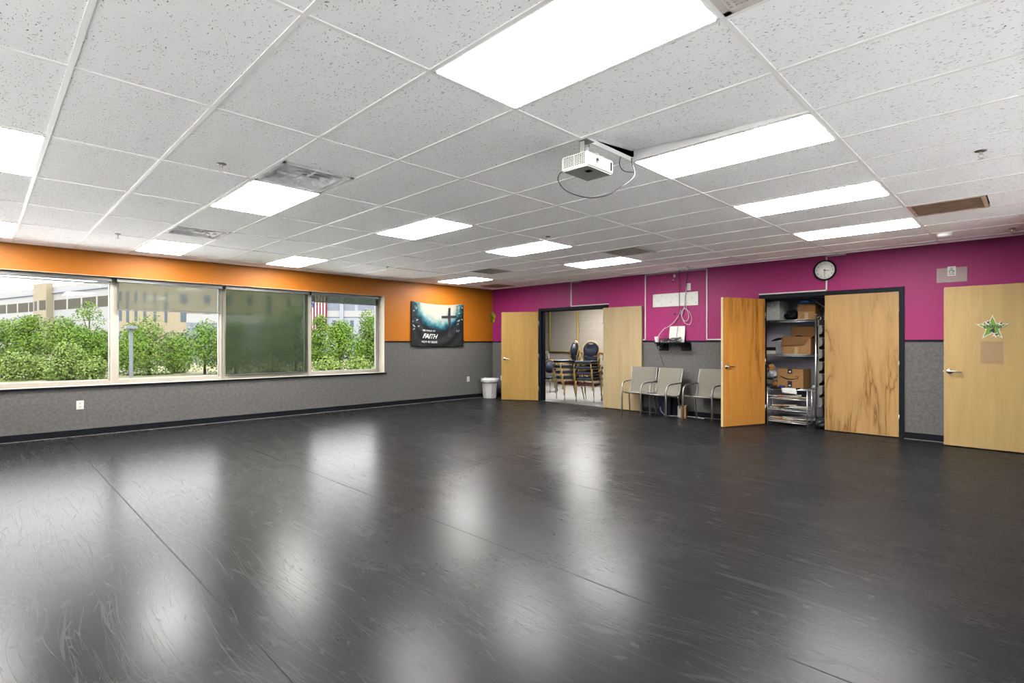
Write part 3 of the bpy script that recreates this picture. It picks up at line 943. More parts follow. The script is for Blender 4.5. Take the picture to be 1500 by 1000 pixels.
mbd = empty('mount_board', (4.99, 0, 2.152)); tag(mbd, 'long white mounting board with screw holes on the magenta wall', 'board')
q = MB(); q.box(-0.455, 0.455, -0.018, 0.0, -0.124, 0.124, 0, 0.003, seg=1); q.build('panel', M_white, mbd)
q = MB()
for x, z in ((-.42, .09), (-.27, .085), (-.35, 0), (-.27, -.085), (-.42, -.085), (-.17, .03), (-.07, -.04), (.05, .07), (.25, .09), (.34, .01), (.42, .09), (.42, -.08), (.25, -.07)):
    q = MB(); q.cyl((x, -0.0205, z), (x, -0.015, z), 0.006, None, 8); q.build('screw_hole', M_ink, mbd)
q = MB(); q.box(-0.022, 0.022, -0.03, 0, -0.028, 0.028, 0, 0.005, seg=1)
o = q.build('wall_sensor', M_white, None, (4.99, 0, 2.595)); tag(o, 'tiny white sensor box near the ceiling above the mount board', 'sensor')
q = MB(); q.lathe([(0.014, 0.0), (0.016, 0.02), (0.010, 0.032)], 14, 0, Matrix.Rotation(R(90), 4, 'X'))
q.lathe([(0.012, 0.03), (0.012, 0.034)], 14, 1, Matrix.Translation((0.0, 0, -0.022)) @ Matrix.Rotation(R(90), 4, 'X'))
o = q.build('wall_camera', [M_white, M_ink], None, (4.963, 0, 2.515)); tag(o, 'small white round camera below the tiny sensor box', 'camera')
q = MB(); q.lathe([(0.018, 0.0), (0.018, 0.004), (0.010, 0.005)], 16, 0, Matrix.Rotation(R(90), 4, 'X'))
o = q.build('cable_grommet', M_ink, None, (4.985, 0, 1.88)); tag(o, 'black cable hole under the mount board', 'grommet')

# white wire raceways
def raceway(segs, lab):
    q = MB()
    for (x0, z0), (x1, z1) in segs:
        q.box(min(x0, x1) - .010, max(x0, x1) + .010, -0.017, -0.0008, min(z0, z1) - .009, max(z0, z1) + .009)
    o = q.build('wire_raceway', M_white); tag(o, lab, 'wire raceway', 'white wire raceways')
raceway([((2.531, 2.152), (2.531, 2.66)), ((2.531, 2.150), (3.508, 2.150)), ((2.531, 2.672), (2.80, 2.672))], 'white wire raceway running over the storage door frame')
raceway([((4.371, 1.405), (4.371, 2.655)), ((4.28, 1.405), (4.371, 1.405)), ((4.371, 2.668), (5.58, 2.668))], 'white wire raceway beside the pale ash door, up to the ceiling')
raceway([((5.607, 1.405), (5.607, 2.655)), ((5.607, 1.405), (6.22, 1.405))], 'white wire raceway between mount board and amber door')
raceway([((6.511, 2.150), (7.498, 2.150)), ((7.498, 2.15), (7.498, 2.66)), ((7.498, 2.672), (7.745, 2.672))], 'white wire raceway behind the clock, above the closet door frame')

# shelf with clutter
sh = empty('wall_shelf', (4.99, 0, 1.345)); tag(sh, 'small black shelf on the carpeted wall above the sling chairs', 'shelf')
q = MB(); q.box(-0.30, 0.30, -0.245, -0.002, -0.012, 0.012, 0, 0.003, seg=1); q.build('board', M_black_frame, sh)
for x in (-0.225, 0.222):
    q = MB(); q.box(x - .095, x + .095, -0.02, 0.0, -0.145, -0.012, 0, 0.004, seg=1)
    q.box(x - .07, x + .07, -0.16, -0.02, -0.06, -0.012, 0, 0.004, seg=1); q.box(x + .05, x + .085, -0.05, -0.02, -0.13, -0.02)
    for s_ in (-.06, .06):
        pass
    bk_ = q.build('bracket', M_black_frame, sh)
    for s_ in (-.06, .06):
        q = MB(); q.cyl((x + s_, -0.023, -0.10), (x + s_, -0.019, -0.10), 0.006, None, 8); q.build('bolt', M_satin, bk_)
q = MB(); q.lathe([(0.034, 0.0), (0.036, 0.005), (0.050, 0.098), (0.052, 0.105), (0.047, 0.105), (0.033, 0.01)], 24)
o = q.build('paper_cup', M_white, None, (4.722, -0.19, 1.357)); tag(o, 'white paper cup on the end of the black shelf', 'cup')
q = MB(); q.box(-0.155, 0.155, -0.005, 0.0, 0.0, 0.30, 0, 0.002, seg=1)
o = q.build('blank_sheet', M_white, None, (5.045, -0.055, 1.3575), (R(-8), 0, 0)); tag(o, 'blank white sheet leaning on the wall at the back of the shelf', 'panel')
def cable_heap(loc, n, rad, lab, m):
    q = MB(); rr_ = random.Random(int(loc[0] * 100))
    for t in range(n):
        c0 = Vector((rr_.uniform(-.06, .06), rr_.uniform(-.03, .03), 0.012 + t * .006)); a = rr_.uniform(0, 3)
        pts = [c0 + Vector((rad * math.cos(p * math.pi / 8) * 1.3, rad * .6 * math.sin(p * math.pi / 8), rad * .45 * math.sin(p * math.pi / 8 + a) + rad * .45)) for p in range(16)]
        q.tube(pts, 0.006, 6, 0, None, True)
    o = q.build('cable_coil', m, None, loc); tag(o, lab, 'cable')
cable_heap((4.87, -0.17, 1.357), 6, 0.045, 'black cable coil on the shelf next to the paper cup', M_cable_dark)
cable_heap((5.07, -0.15, 1.357), 7, 0.05, 'black cable coil on the shelf in front of the blank white sheet', mat('charcoal_cable', (0.03, 0.03, 0.03), 0.5))
q = MB(); q.box(-0.06, 0.06, -0.04, 0.04, 0, 0.03, 0, 0.008); q.box(0.07, 0.13, -0.03, 0.03, 0, 0.045, 0, 0.006)
o = q.build('power_adapter', M_offwhite, None, (4.82, -0.10, 1.357)); tag(o, 'pale power adapter lying behind the cable coil on the shelf', 'adapter')

# hanging cables
def cable(pts, r, m, lab, sub=8):
    q = MB(); q.tube(smooth_path(pts, sub), r, 6); o = q.build('hanging_cable', m); tag(o, lab, 'cable')
cable([(5.085, -0.03, 2.70), (5.083, -0.03, 2.55), (5.09, -0.035, 2.2), (5.085, -0.035, 1.9), (5.075, -0.07, 1.6), (5.07, -0.11, 1.44)], 0.0045, M_cable_dark, 'black cable dropping from the ceiling straight to the shelf')
cable([(5.27, -0.012, 2.69), (5.235, -0.02, 2.57), (5.225, -0.02, 2.44), (5.235, -0.018, 2.36)], 0.0045, M_cable_dark, 'black cable curving from the ceiling to the upper outlet plate')
cable([(5.235, -0.016, 2.34), (5.20, -0.03, 2.2), (5.19, -0.03, 2.02), (5.16, -0.03, 1.94), (5.14, -0.03, 1.82), (5.21, -0.03, 1.74), (5.27, -0.03, 1.80), (5.25, -0.03, 1.92), (5.18, -0.032, 1.97), (5.13, -0.034, 1.88), (5.19, -0.034, 1.72), (5.29, -0.034, 1.68), (5.33, -0.034, 1.78), (5.29, -0.034, 1.90), (5.18, -0.036, 2.0)], 0.0055, M_cable_white, 'white cable coiled in loops under the mount board')
cable([(5.215, -0.016, 2.34), (5.21, -0.03, 2.22), (5.225, -0.03, 2.0), (5.23, -0.03, 1.95)], 0.004, M_cable_white, 'short white cable hanging from the upper outlet plate')
cable([(5.12, -0.03, 1.96), (5.09, -0.03, 1.88), (4.99, -0.03, 1.74), (4.88, -0.05, 1.65), (4.80, -0.09, 1.60), (4.745, -0.16, 1.49), (4.73, -0.18, 1.44)], 0.006, M_cable_white, 'white cable sweeping down into the paper cup')
cable([(4.70, -0.246, 1.35), (4.70, -0.10, 1.22), (4.715, -0.05, 1.1), (4.745, -0.02, 0.98), (4.79, -0.02, 0.86), (4.80, -0.03, 0.72)], 0.004, M_cable_dark, 'black cable dangling below the shelf behind the chairs')
cable([(4.70, -0.06, 0.62), (4.72, -0.08, 0.35), (4.80, -0.20, 0.10), (4.93, -0.24, 0.012), (5.08, -0.20, 0.008), (5.20, -0.14, 0.008), (5.45, -0.10, 0.008), (5.62, -0.16, 0.008)], 0.007, M_cable_white, 'white cable looping to the floor under the middle sling chair')

# ------------------------------------------------------------------ clock
M_face = mat('clock_face', (0.80, 0.78, 0.72), 0.5)
ck = empty('wall_clock', (7.479, 0, 2.457)); tag(ck, 'round black-rimmed wall clock above the closet doors', 'clock')
q = MB(); MC = Matrix.Rotation(R(90), 4, 'X')
q.lathe([(0.150, 0.018), (0.157, 0.016), (0.157, 0.045), (0.148, 0.050), (0.136, 0.044), (0.134, 0.030)], 48, 0, MC, cap=False); q.build('rim', M_black, ck)
q = MB(); q.lathe([(0.140, 0.018), (0.140, 0.030)], 48, 0, MC); q.build('face', M_face, ck)
TM = lambda x, z, y: Matrix.Translation((x, y, z)) @ Matrix.Rotation(R(90), 4, 'X')
for n in range(1, 13):
    a = R(90 - 30 * n)
    text_mesh(str(n), 0.034, M_ink, ck, 'numeral', TM(0.108 * math.cos(a), 0.108 * math.sin(a), -0.0308), 0.0004)
def hand(name, deg, l, w, y, back=0.02):
    a = R(90 - deg); d = Vector((math.cos(a), 0, math.sin(a))); p = Vector((-math.sin(a), 0, math.cos(a)))
    q = MB(); q.prism([d * -back + p * w + Vector((0, y, 0)), d * -back - p * w + Vector((0, y, 0)), d * l - p * w * .5 + Vector((0, y, 0)), d * l + p * w * .5 + Vector((0, y, 0))], (0, -0.001, 0)); q.build(name, M_ink, ck)
hand('hour_hand', 100, 0.060, 0.006, -0.033); hand('minute_hand', 181, 0.085, 0.0045, -0.035); hand('second_hand', 97, 0.10, 0.0012, -0.037)

# pale plate with a small sign above the entrance door
pp = empty('wall_plate', (8.979, 0, 2.251)); tag(pp, 'pale pinkish rectangular plate on the wall above the entrance door', 'plate')
q = MB(); q.box(-0.159, 0.159, -0.008, 0, -0.098, 0.098, 0, 0.002, seg=1); q.build('panel', mat('pale_pink_plate', srgb(214, 184, 180, 0.42), 0.5), pp)
sg = empty('wall_notice', (8.978, -0.009, 2.302)); tag(sg, 'small square white notice with black line drawing on the pale plate', 'sign')
q = MB(); q.box(-0.043, 0.043, -0.006, 0, -0.062, 0.062); q.build('card', M_white, sg)
q = MB()
for seg_ in (((-.03, -.01), (0, .03)), ((0, .03), (.03, -.01)), ((-.022, .012), (.022, .0)), ((-.02, -.035), (-.02, -.005)), ((.02, -.04), (.02, -.005)), ((-.032, -.045), (.032, -.045)), ((-.005, -.03), (.012, -.012)), ((-.015, .042), (.015, .042))):
    q.tube([(seg_[0][0], -0.0066, seg_[0][1]), (seg_[1][0], -0.0066, seg_[1][1])], 0.0028, 5)
q.build('line_drawing', M_ink, sg)

# star sign and blank paper on the entrance door
YS = -0.3155
st = empty('star_sign', (9.393, -0.2706, 1.53)); tag(st, 'green star sign reading STUDIO 4 on the entrance door', 'sign')
def starpts(r1, r2, n=5, rot=90, c=(0, 0), y=0.0, sx=1.0):
    return [(c[0] + sx * (r1 if t % 2 == 0 else r2) * math.cos(R(rot + 180 / n * t)), y, c[1] + (r1 if t % 2 == 0 else r2) * math.sin(R(rot + 180 / n * t))) for t in range(2 * n)]
q = MB(); q.prism(starpts(0.160, 0.066), (0, -0.006, 0)); q.build('star_border', M_white, st)
q = MB(); q.prism(starpts(0.140, 0.056, y=-0.006), (0, -0.0012, 0)); q.build('star_face', mat('green_print', srgb(140, 190, 60, 0.42), 0.5), st)
for cx_, cz_, r_, ro in ((-0.046, 0.064, 0.030, 75), (0.074, 0.050, 0.024, 95), (0.030, -0.088, 0.030, 60), (-0.080, 0.046, 0.020, 100)):
    q = MB(); q.prism(starpts(r_ * 1.25, r_ * .55, 5, ro, (cx_, cz_), -0.007), (0, -0.001, 0), 0); q.prism(starpts(r_ * .72, r_ * .30, 5, ro, (cx_ + .008, cz_ + .004), -0.008), (0, -0.001, 0), 1)
    q.build('small_star', [M_white, M_ink], st)
M_violet = mat('dark_violet_print', srgb(44, 26, 70, 0.42), 0.5)
for n, ch in enumerate('STUDIO'):
    a = R(90 - (n - 2.5) * 20)
    text_mesh(ch, 0.040, M_violet, st, 'lettering', TM((n - 2.5) * .0285, 0.006 + 0.010 * (1 - ((n - 2.5) / 2.5) ** 2), -0.0085), 0.0005, 0, 1, 0.0016)
text_mesh('4', 0.078, M_violet, st, 'lettering', TM(0.0, -0.036, -0.0095) @ Matrix.Diagonal((1.25, 1, 1, 1)), 0.0005, 0, 1, 0.003)
q = MB(); q.box(-0.106, 0.106, -0.0025, 0, -0.141, 0.141)
o = q.build('door_paper', mat('tan_paper', srgb(204, 166, 124, 0.42), 0.6), None, (9.388, -0.2706, 1.222)); tag(o, 'blank tan sheet taped to the door below the star sign', 'paper')

# ------------------------------------------------------------------ sling chairs
M_sling = mat('taupe_sling_mesh', srgb(158, 153, 140, 0.46), 0.8, spec=0.2, var=0.05, vscale=60)
def sling_chair():
    root = empty('sling_chair')
    rail = smooth_path([(0, -0.285, 0.432), (0, -0.20, 0.415), (0, -0.02, 0.392), (0, 0.10, 0.392), (0, 0.155, 0.45), (0, 0.195, 0.60), (0, 0.245, 0.78), (0, 0.278, 0.868)], 5)
    for s_ in (-1, 1):
        x = 0.262 * s_
        q = MB()
        P = [(x, -0.298, 0.006), (x, -0.298, 0.44)] + [(x, -0.298 + 0.135 - 0.135 * math.cos(t), 0.475 + 0.135 * math.sin(t)) for t in (0, .25, .5, .75, 1.0, 1.25, 1.5)] + [(x, -0.10, 0.617), (x, 0.06, 0.620), (x - .012 * s_, 0.195, 0.622)]
        q.tube(P, 0.0145, 10); q.build('armrest', M_taupe_frame, root)
        q = MB(); q.tube([Vector((0.244 * s_, p.y, p.z)) for p in rail], 0.012, 8); q.build('side_rail', M_taupe_frame, root)
        q = MB(); q.tube(smooth_path([(0.25 * s_, 0.095, 0.39), (0.255 * s_, 0.125, 0.25), (0.262 * s_, 0.195, 0.006)], 4), 0.0125, 8); q.build('rear_leg', M_taupe_frame, root)
        q = MB(); q.tube([(x, -0.298, 0.432), (0.244 * s_, -0.285, 0.432)], 0.011, 6); q.build('seat_joint', M_taupe_frame, root)
    q = MB(); q.tube([(-0.244, -0.282, 0.425), (0.244, -0.282, 0.425)], 0.010, 8); q.tube([(-0.25, 0.10, 0.375), (0.25, 0.10, 0.375)], 0.010, 8); q.build('crossbar', M_taupe_frame, root)
    n = len(rail) - 1
    def sl(u, v):
        p = v * n; i = min(int(p), n - 1); w = p - i
        c_ = rail[i].lerp(rail[i + 1], w)
        return Vector((-0.244 + 0.488 * u, c_.y + (0.0 if v < .4 else .010 * math.sin(math.pi * u)), c_.z + 0.012 - (0.016 * math.sin(math.pi * u) if v < .45 else 0)))
    q = MB(); q.grid(sl, 10, 40); solid(q.build('sling', M_sling, root), 0.006, 0)
    return root
sc0 = sling_chair()
for n, (x, y, rz, lab) in enumerate(((4.46, -0.345, R(15), 'taupe mesh sling chair with metal arms, next to the pale ash door'),
                                     (4.985, -0.455, R(-5), 'taupe mesh sling chair in the middle of the three, under the shelf'),
                                     (5.715, -0.300, R(-2), 'taupe mesh sling chair half hidden by the amber closet door'))):
    o = sc0 if n == 0 else copy_tree(sc0)
    o.location = (x, y, 0); o.rotation_euler = (0, 0, rz)
    tag(o, lab, 'chair', 'sling chairs along the wall')

M_bluebox = mat('dark_navy_plastic', (0.010, 0.014, 0.026), 0.25)
tw = empty('tower_unit', (4.86, -0.10, 0)); tag(tw, 'dark navy upright box against the wall behind the middle sling chair', 'box')
q = MB(); q.box(-0.125, 0.125, -0.075, 0.08, 0.0, 0.84, 0, 0.012); q.build('body', M_bluebox, tw)
q = MB(); q.box(-0.10, 0.06, -0.078, -0.074, 0.03, 0.80); q.build('front_panel', mat('deep_blue_panel', (0.014, 0.022, 0.045), 0.3), tw)
q = MB(); q.box(0.03, 0.16, -0.04, 0.06, 0.0, 0.30, 0, 0.01); o = q.build('speaker_box', M_black, None, (4.965, -0.09, 0)); tag(o, 'small black box beside the dark navy upright box', 'box')
bb = empty('floor_box', (5.265, -0.258, 0), R(20)); tag(bb, 'small cream and tan box on the floor between two sling chairs', 'box')
q = MB(); q.box(-0.072, 0.072, -0.072, 0.072, 0, 0.222, 0, 0.003, seg=1); q.box(-0.0725, -0.066, -0.0735, 0.0735, 0.002, 0.220, 1); q.box(-0.0735, -0.02, -0.0735, -0.06, 0.002, 0.220, 1)
q.build('carton', [M_card, M_white], bb)

# ------------------------------------------------------------------ chair storage room
k = Nodes('painted_block')
v = k.coord((1, 1, 1))
sw = k.add('ShaderNodeSeparateXYZ'); k.link(v, sw.inputs[0])
cv = k.add('ShaderNodeCombineXYZ'); k.link(k.math('ADD', sw.outputs['X'], sw.outputs['Y']), cv.inputs[0]); k.link(sw.outputs['Z'], cv.inputs[1])
br = k.add('ShaderNodeTexBrick'); br.offset = 0.5
br.inputs['Scale'].default_value = 1.0; br.inputs['Brick Width'].default_value = 0.406; br.inputs['Row Height'].default_value = 0.203
br.inputs['Mortar Size'].default_value = 0.006; br.inputs['Mortar Smooth'].default_value = 0.3
br.inputs['Color1'].default_value = (0.31, 0.275, 0.23, 1); br.inputs['Color2'].default_value = (0.33, 0.29, 0.24, 1); br.inputs['Mortar'].default_value = (0.37, 0.33, 0.28, 1)
k.link(cv.outputs[0], br.inputs['Vector']); k.link(br.outputs['Color'], k.b.inputs['Base Color'])
k.b.inputs['Roughness'].default_value = 0.6
k.bump(k.math('SUBTRACT', 1.0, br.outputs['Fac']), 0.4, 0.006)
M_block = k.m
M_concrete = mat('grey_concrete', (0.20, 0.192, 0.18), 0.7, var=0.12, vscale=4)
b = MB()
b.box(-4.2, 4.1, 4.70, 4.85, 0, TOPZ); b.box(-4.3, -4.2, 0.14, 4.85, 0, TOPZ); b.box(4.1, 4.2, 0.14, 4.85, 0, TOPZ)
b.box(-4.2, 0.0, 0.02, 0.14, 0, TOPZ)
struct(b.build('wall_storage', M_block), 'cream painted block wall of the chair storage room', 'wall')
b = MB(); b.box(-4.2, 4.1, 0.0, 4.70, -0.12, 0.0)
b2 = b.build('floor_storage', M_concrete); b2.location.z = 0.0005
struct(b2, 'grey concrete floor of the chair storage room', 'floor')
b = MB(); b.box(-4.2, 4.1, 0.14, 4.70, 2.75, 2.80)
struct(b.build('ceiling_storage', M_white_paint), 'white ceiling of the chair storage room', 'ceiling')
for x, y in ((0.3, 1.6), (0.3, 3.4), (2.4, 2.4)):
    o = make_lamp(x - .6, x + .6, y - .3, y + .3, True, 2.742); tag(o, 'lit panel on the ceiling of the chair storage room', 'ceiling light', 'storage room lights')
M_pipe = mat('yellow_pipe_paint', (0.36, 0.24, 0.05), 0.5)
def pipe(a, c_, lab, r=0.028):
    q = MB(); q.cyl(a, c_, r, None, 12); o = q.build('wall_pipe', M_pipe); tag(o, lab, 'pipe')
pipe((-2.10, 4.668, 1.045), (-2.10, 4.668, 2.74), 'thin yellow upright pipe on the block wall near the door frame', 0.03)
pipe((-0.89, 4.665, 0.0), (-0.89, 4.665, 2.74), 'thick yellow upright pipe on the block wall behind the chair stacks', 0.034)
pipe((-2.36, 4.668, 1.045), (0.6, 4.668, 1.045), 'yellow horizontal pipe crossing the block wall', 0.026)
eb = empty('electrical_box', (-2.27, 4.70, 0.93)); tag(eb, 'grey electrical box under the yellow pipe on the block wall', 'electrical box')
q = MB(); q.box(-0.13, 0.13, -0.07, 0, -0.13, 0.13, 0, 0.004, seg=1); q.tube([(-.09, -.072, .09), (.09, -.072, -.07)], 0.006, 5, 1); q.tube([(.09, -.072, .09), (0, -.072, -.01)], 0.006, 5, 1); q.build('housing', [M_offwhite, M_gap_grey], eb)

# banquet chairs
def banquet_chair(seat_mat):
    root = empty('banquet_chair')
    q = MB(); q.box(-0.205, 0.205, -0.235, 0.185, 0.362, 0.420, 0, 0.022, seg=3); q.build('seat', seat_mat, root)
    q = MB()
    q.tube([(-0.2, -0.225, 0.352), (0.2, -0.225, 0.352), (0.2, 0.185, 0.352), (-0.2, 0.185, 0.352)], 0.012, 6, 0, None, True); q.build('seat_frame', M_gold, root)
    for s_ in (-1, 1):
        q = MB(); q.tube(smooth_path([(0.205 * s_, -0.19, 0.350), (0.208 * s_, -0.232, 0.335), (0.212 * s_, -0.238, 0.26), (0.218 * s_, -0.245, 0.006)], 4), [0.0125] * 9 + [0.010] * 4, 8); q.build('front_leg', M_gold, root)
        q = MB(); q.tube(smooth_path([(0.19 * s_, 0.215, 0.50), (0.19 * s_, 0.20, 0.38), (0.20 * s_, 0.235, 0.2), (0.205 * s_, 0.285, 0.006)], 4), [0.0125] * 9 + [0.010] * 4, 8); q.build('rear_leg', M_gold, root)
    tilt = lambda x, z: Vector((x, 0.205 + (z - 0.46) * 0.16, z))
    q = MB()
    fr_ = [tilt(-0.19, 0.48), tilt(-0.185, 0.56)] + [tilt(-0.205 * math.cos(t), 0.665 + 0.205 * math.sin(t)) for t in [math.pi * n / 16 for n in range(17)]] + [tilt(0.185, 0.56), tilt(0.19, 0.48)]
    q.tube(fr_, 0.0115, 8); q.tube([tilt(-0.19, 0.52), tilt(0.19, 0.52)], 0.008, 6); q.build('back_frame', M_gold, root)
    # balloon back with a hand slot near the top
    q = MB()
    ring = []
    N = 32
    for n in range(N):
        t = 2 * math.pi * n / N
        ring.append((0.19 * math.cos(t), 0.665 + 0.185 * math.sin(t) * (1.0 if math.sin(t) > 0 else 0.86)))
    slot = [(0.062 * math.cos(2 * math.pi * n / N), 0.812 + 0.020 * math.sin(2 * math.pi * n / N)) for n in range(N)]
    def bk(off):
        return [tilt(x, z) + Vector((0, off, 0)) for x, z in ring], [tilt(x, z) + Vector((0, off, 0)) for x, z in slot]
    rows = []
    for off, sc_ in ((-0.018, 0.90), (-0.024, 0.80), (0.012, 0.9)):
        pass
    bmx = q.bm
    A = [bmx.verts.new(tilt(x, z) + Vector((0, -0.004, 0))) for x, z in ring]
    B = [bmx.verts.new(tilt(x * .88, 0.665 + (z - .665) * .88) + Vector((0, -0.026, 0))) for x, z in ring]
    Cc = [bmx.verts.new(tilt(x, z) + Vector((0, -0.026, 0))) for x, z in slot]
    Dd = [bmx.verts.new(tilt(x, z) + Vector((0, 0.012, 0))) for x, z in slot]
    Ee = [bmx.verts.new(tilt(x, z) + Vector((0, 0.012, 0))) for x, z in ring]
    for P_, Q_ in ((A, B), (B, Cc), (Cc, Dd), (Dd, Ee), (Ee, A)):
        for n in range(N):
            f = bmx.faces.new((P_[n], P_[(n + 1) % N], Q_[(n + 1) % N], Q_[n])); f.smooth = True
    q.build('backrest', M_navy, root)
    return root
bc = banquet_chair(M_navy); bcm = banquet_chair(M_maroon)
used = [False, False]
def put_chair(x, y, z, rz, maroon, lab, group):
    i = 1 if maroon else 0
    src = bcm if maroon else bc
    o = src if not used[i] else copy_tree(src)
    used[i] = True
    o.location = (x, y, z); o.rotation_euler = (0, 0, rz); tag(o, lab, 'chair', group)
ORD = ['maroon banquet chair at the bottom of the %s', 'navy banquet chair second from the floor in the %s', 'navy banquet chair in the middle of the %s', 'navy banquet chair second from the top of the %s', 'navy banquet chair on top of the %s']
for (x, y, rz, nm, dx, dy) in ((1.86, 0.78, R(-24), 'stack turned away beside the door frame', -0.022, -0.010), (2.44, 0.78, R(13), 'chair stack facing the doorway', -0.010, -0.012)):
    for n in range(5):
        put_chair(x + dx * n, y + dy * n, 0.129 * n, rz + R(1.5 * (n % 2)), n == 0, ORD[n] % nm, 'stacked banquet chairs')
for n, lab in enumerate(('navy banquet chair at the floor of the stack half hidden by the pale ash door', 'second navy banquet chair up in the stack half hidden by the pale ash door', 'third navy banquet chair up in the stack half hidden by the pale ash door', 'top navy banquet chair of the stack half hidden by the pale ash door')):
    put_chair(2.84 - .008 * n, 1.22, 0.129 * n, R(8), False, lab, 'stacked banquet chairs')
put_chair(0.20, 1.85, 0, R(16), False, 'single navy banquet chair behind the door frame of the storage room', 'stacked banquet chairs')

# ------------------------------------------------------------------ supply closet
M_closet = mat('grey_lilac_paint', (0.40, 0.375, 0.42), 0.7, spec=0.2)
b = MB()
b.box(6.20, 8.60, 1.05, 1.15, 0, TOPZ); b.box(6.10, 6.20, 0.14, 1.15, 0, TOPZ); b.box(8.60, 8.70, 0.14, 1.15, 0, TOPZ); b.box(6.2, 8.6, 0.14, 1.05, 2.5, 2.6)
struct(b.build('wall_closet', M_closet), 'grey lilac inner walls of the supply closet', 'wall')
UX0, UX1, UY0, UY1 = 6.36, 7.268, 0.30, 0.74
wu = empty('wire_shelving', (0, 0, 0)); tag(wu, 'chrome wire shelving unit inside the supply closet', 'shelving')
for x in (UX0, UX1):
    for y in (UY0, UY1):
        q = MB(); q.cyl((x, y, 0.0), (x, y, 1.80), 0.0125, None, 12); q.lathe([(0.016, 0.0), (0.016, 0.012)], 12, 0, Matrix.Translation((x, y, 1.80 - .006))); q.build('post', M_chrome, wu)
SZ = (0.12, 0.590, 1.152, 1.722)
for z in SZ:
    q = MB()
    for y in (UY0, UY1):
        q.cyl((UX0, y, z), (UX1, y, z), 0.004, None, 6); q.cyl((UX0, y, z - .028), (UX1, y, z - .028), 0.004, None, 6)
        n = 26
        q.tube([(UX0 + (UX1 - UX0) * t / n, y, z - (.028 if t % 2 else 0)) for t in range(n + 1)], 0.0022, 5)
    for x in (UX0, UX1):
        q.cyl((x, UY0, z), (x, UY1, z), 0.004, None, 6); q.cyl((x, UY0, z - .028), (x, UY1, z - .028), 0.004, None, 6)
    for t in range(1, 36):
        x = UX0 + (UX1 - UX0) * t / 36
        q.cyl((x, UY0, z + .003), (x, UY1, z + .003), 0.002, None, 5)
    q.build('wire_shelf', M_chrome, wu)

def carton(name, x0, x1, y0, y1, z0, z1, m, lab, rz=0.0, flap=None, tape=True, open_top=False):
    root = empty(name, ((x0 + x1) / 2, (y0 + y1) / 2, z0), rz); tag(root, lab, 'box')
    w, d, h = (x1 - x0) / 2, (y1 - y0) / 2, z1 - z0
    q = MB(); q.box(-w, w, -d, d, 0, h, 0, 0.003, seg=1); q.build('carton', m, root)
    if tape:
        q = MB(); q.box(-0.028, 0.028, -d - .001, -d + .001, h * .02, h * .45); q.build('tape', mat('pale_tape', srgb(205, 178, 140, 0.5), 0.4), root)
    return root, w, d, h
SH3, SH2, SH1 = SZ[1] + .006, SZ[2] + .006, SZ[3] + .006
# parcel with the smile arrow
root, w, d, h = carton('parcel_box', 6.68, 7.085, 0.325, 0.70, SH3, SH3 + 0.315, M_card, 'brown parcel box printed with a curved smile arrow on the lower shelf', R(-2), tape=False)
q = MB()
arcp = [Vector((-0.155 + 0.28 * t, -d - .0012, 0.195 - 0.052 * math.sin(math.pi * (t * .86 + .0)))) for t in [n / 20 for n in range(21)]]
q.tube(arcp, [0.003 + 0.007 * math.sin(math.pi * min(1, (n + 2) / 22)) for n in range(21)], 6)
q.tube([(0.085, -d - .0012, 0.196), (0.128, -d - .0012, 0.190), (0.118, -d - .0012, 0.150)], 0.0055, 6)
q.build('smile_arrow', M_ink, root)
q = MB(); q.box(-0.036, 0.036, -d - .0015, -d, 0.235, h + .001); q.box(-0.034, 0.034, -d - .0015, -d, 0.012, 0.115); q.box(-0.036, 0.036, -d, d, h, h + .0015); q.build('black_tape', M_ink, root)
q = MB(); q.box(-0.015, 0.015, -d - .0022, -d, 0.258, 0.28, 0); q.box(-0.02, 0.015, -d - .0022, -d, 0.03, 0.05, 0); q.build('tape_mark', M_white, root)
q = MB()
for z in (0.10, 0.075, 0.27): q.box(w - .001, w + .0012, -d + .02, -d + .06, z, z + .016)
q.build('side_mark', M_ink, root)
# open flap box
root, w, d, h = carton('flap_box', 6.755, 7.185, 0.33, 0.60, SH2, SH2 + 0.26, M_card, 'open cardboard box with a folded front flap on the middle shelf')
q = MB(); q.prism([(-w - .012, -d - .030, 0.135), (w - .10, -d - .036, 0.16), (w - .04, -d - .02, 0.235), (w, -d, h + .03), (-w, -d, h + .03)], (0, 0.005, 0)); q.build('flap', M_card_dark, root)
q = MB(); q.prism([(w, -d, h), (w + .03, -d + .02, h + .04), (w + .03, d - .02, h + .04), (w, d, h)], (0.003, 0, 0)); q.build('flap', M_card_dark, root)
carton('tall_box', 6.80, 7.20, 0.625, 0.73, SH2, SH2 + 0.46, M_card_dark, 'taller brown box standing behind the open flap box', tape=False)
q = MB(); q.grid(lambda u, v_: Vector(((u - .5) * .20, (v_ - .5) * .2, 0.05 * math.sin(math.pi * u) * (0.6 + .4 * math.sin(5 * v_)) + .006)), 14, 8)
o = q.build('black_cloth', M_black, None, (6.99, 0.46, SH2 + 0.262)); solid(o, 0.004); tag(o, 'black cloth lying in the top of the open flap box', 'cloth')
carton('grey_box', 6.645, 6.752, 0.36, 0.52, SH2, SH2 + 0.205, mat('pale_grey_board', (0.16, 0.16, 0.17), 0.6), 'small pale grey box beside the open flap box', tape=False)
q = MB(); q.tube(smooth_path([(-0.12, 0, 0), (-0.02, -.01, 0.03), (0.10, -.02, 0.05)], 4), [0.004, 0.01, 0.016, 0.02, 0.022, 0.02, 0.016, 0.012, 0.006], 8)
o = q.build('folded_umbrella', M_black, None, (6.68, 0.40, SH2 + 0.216)); tag(o, 'black folded umbrella lying across the small grey box', 'umbrella')
q = MB(); q.box(-0.12, 0.10, -0.12, 0.12, 0, 0.055, 0, 0.006, seg=1)
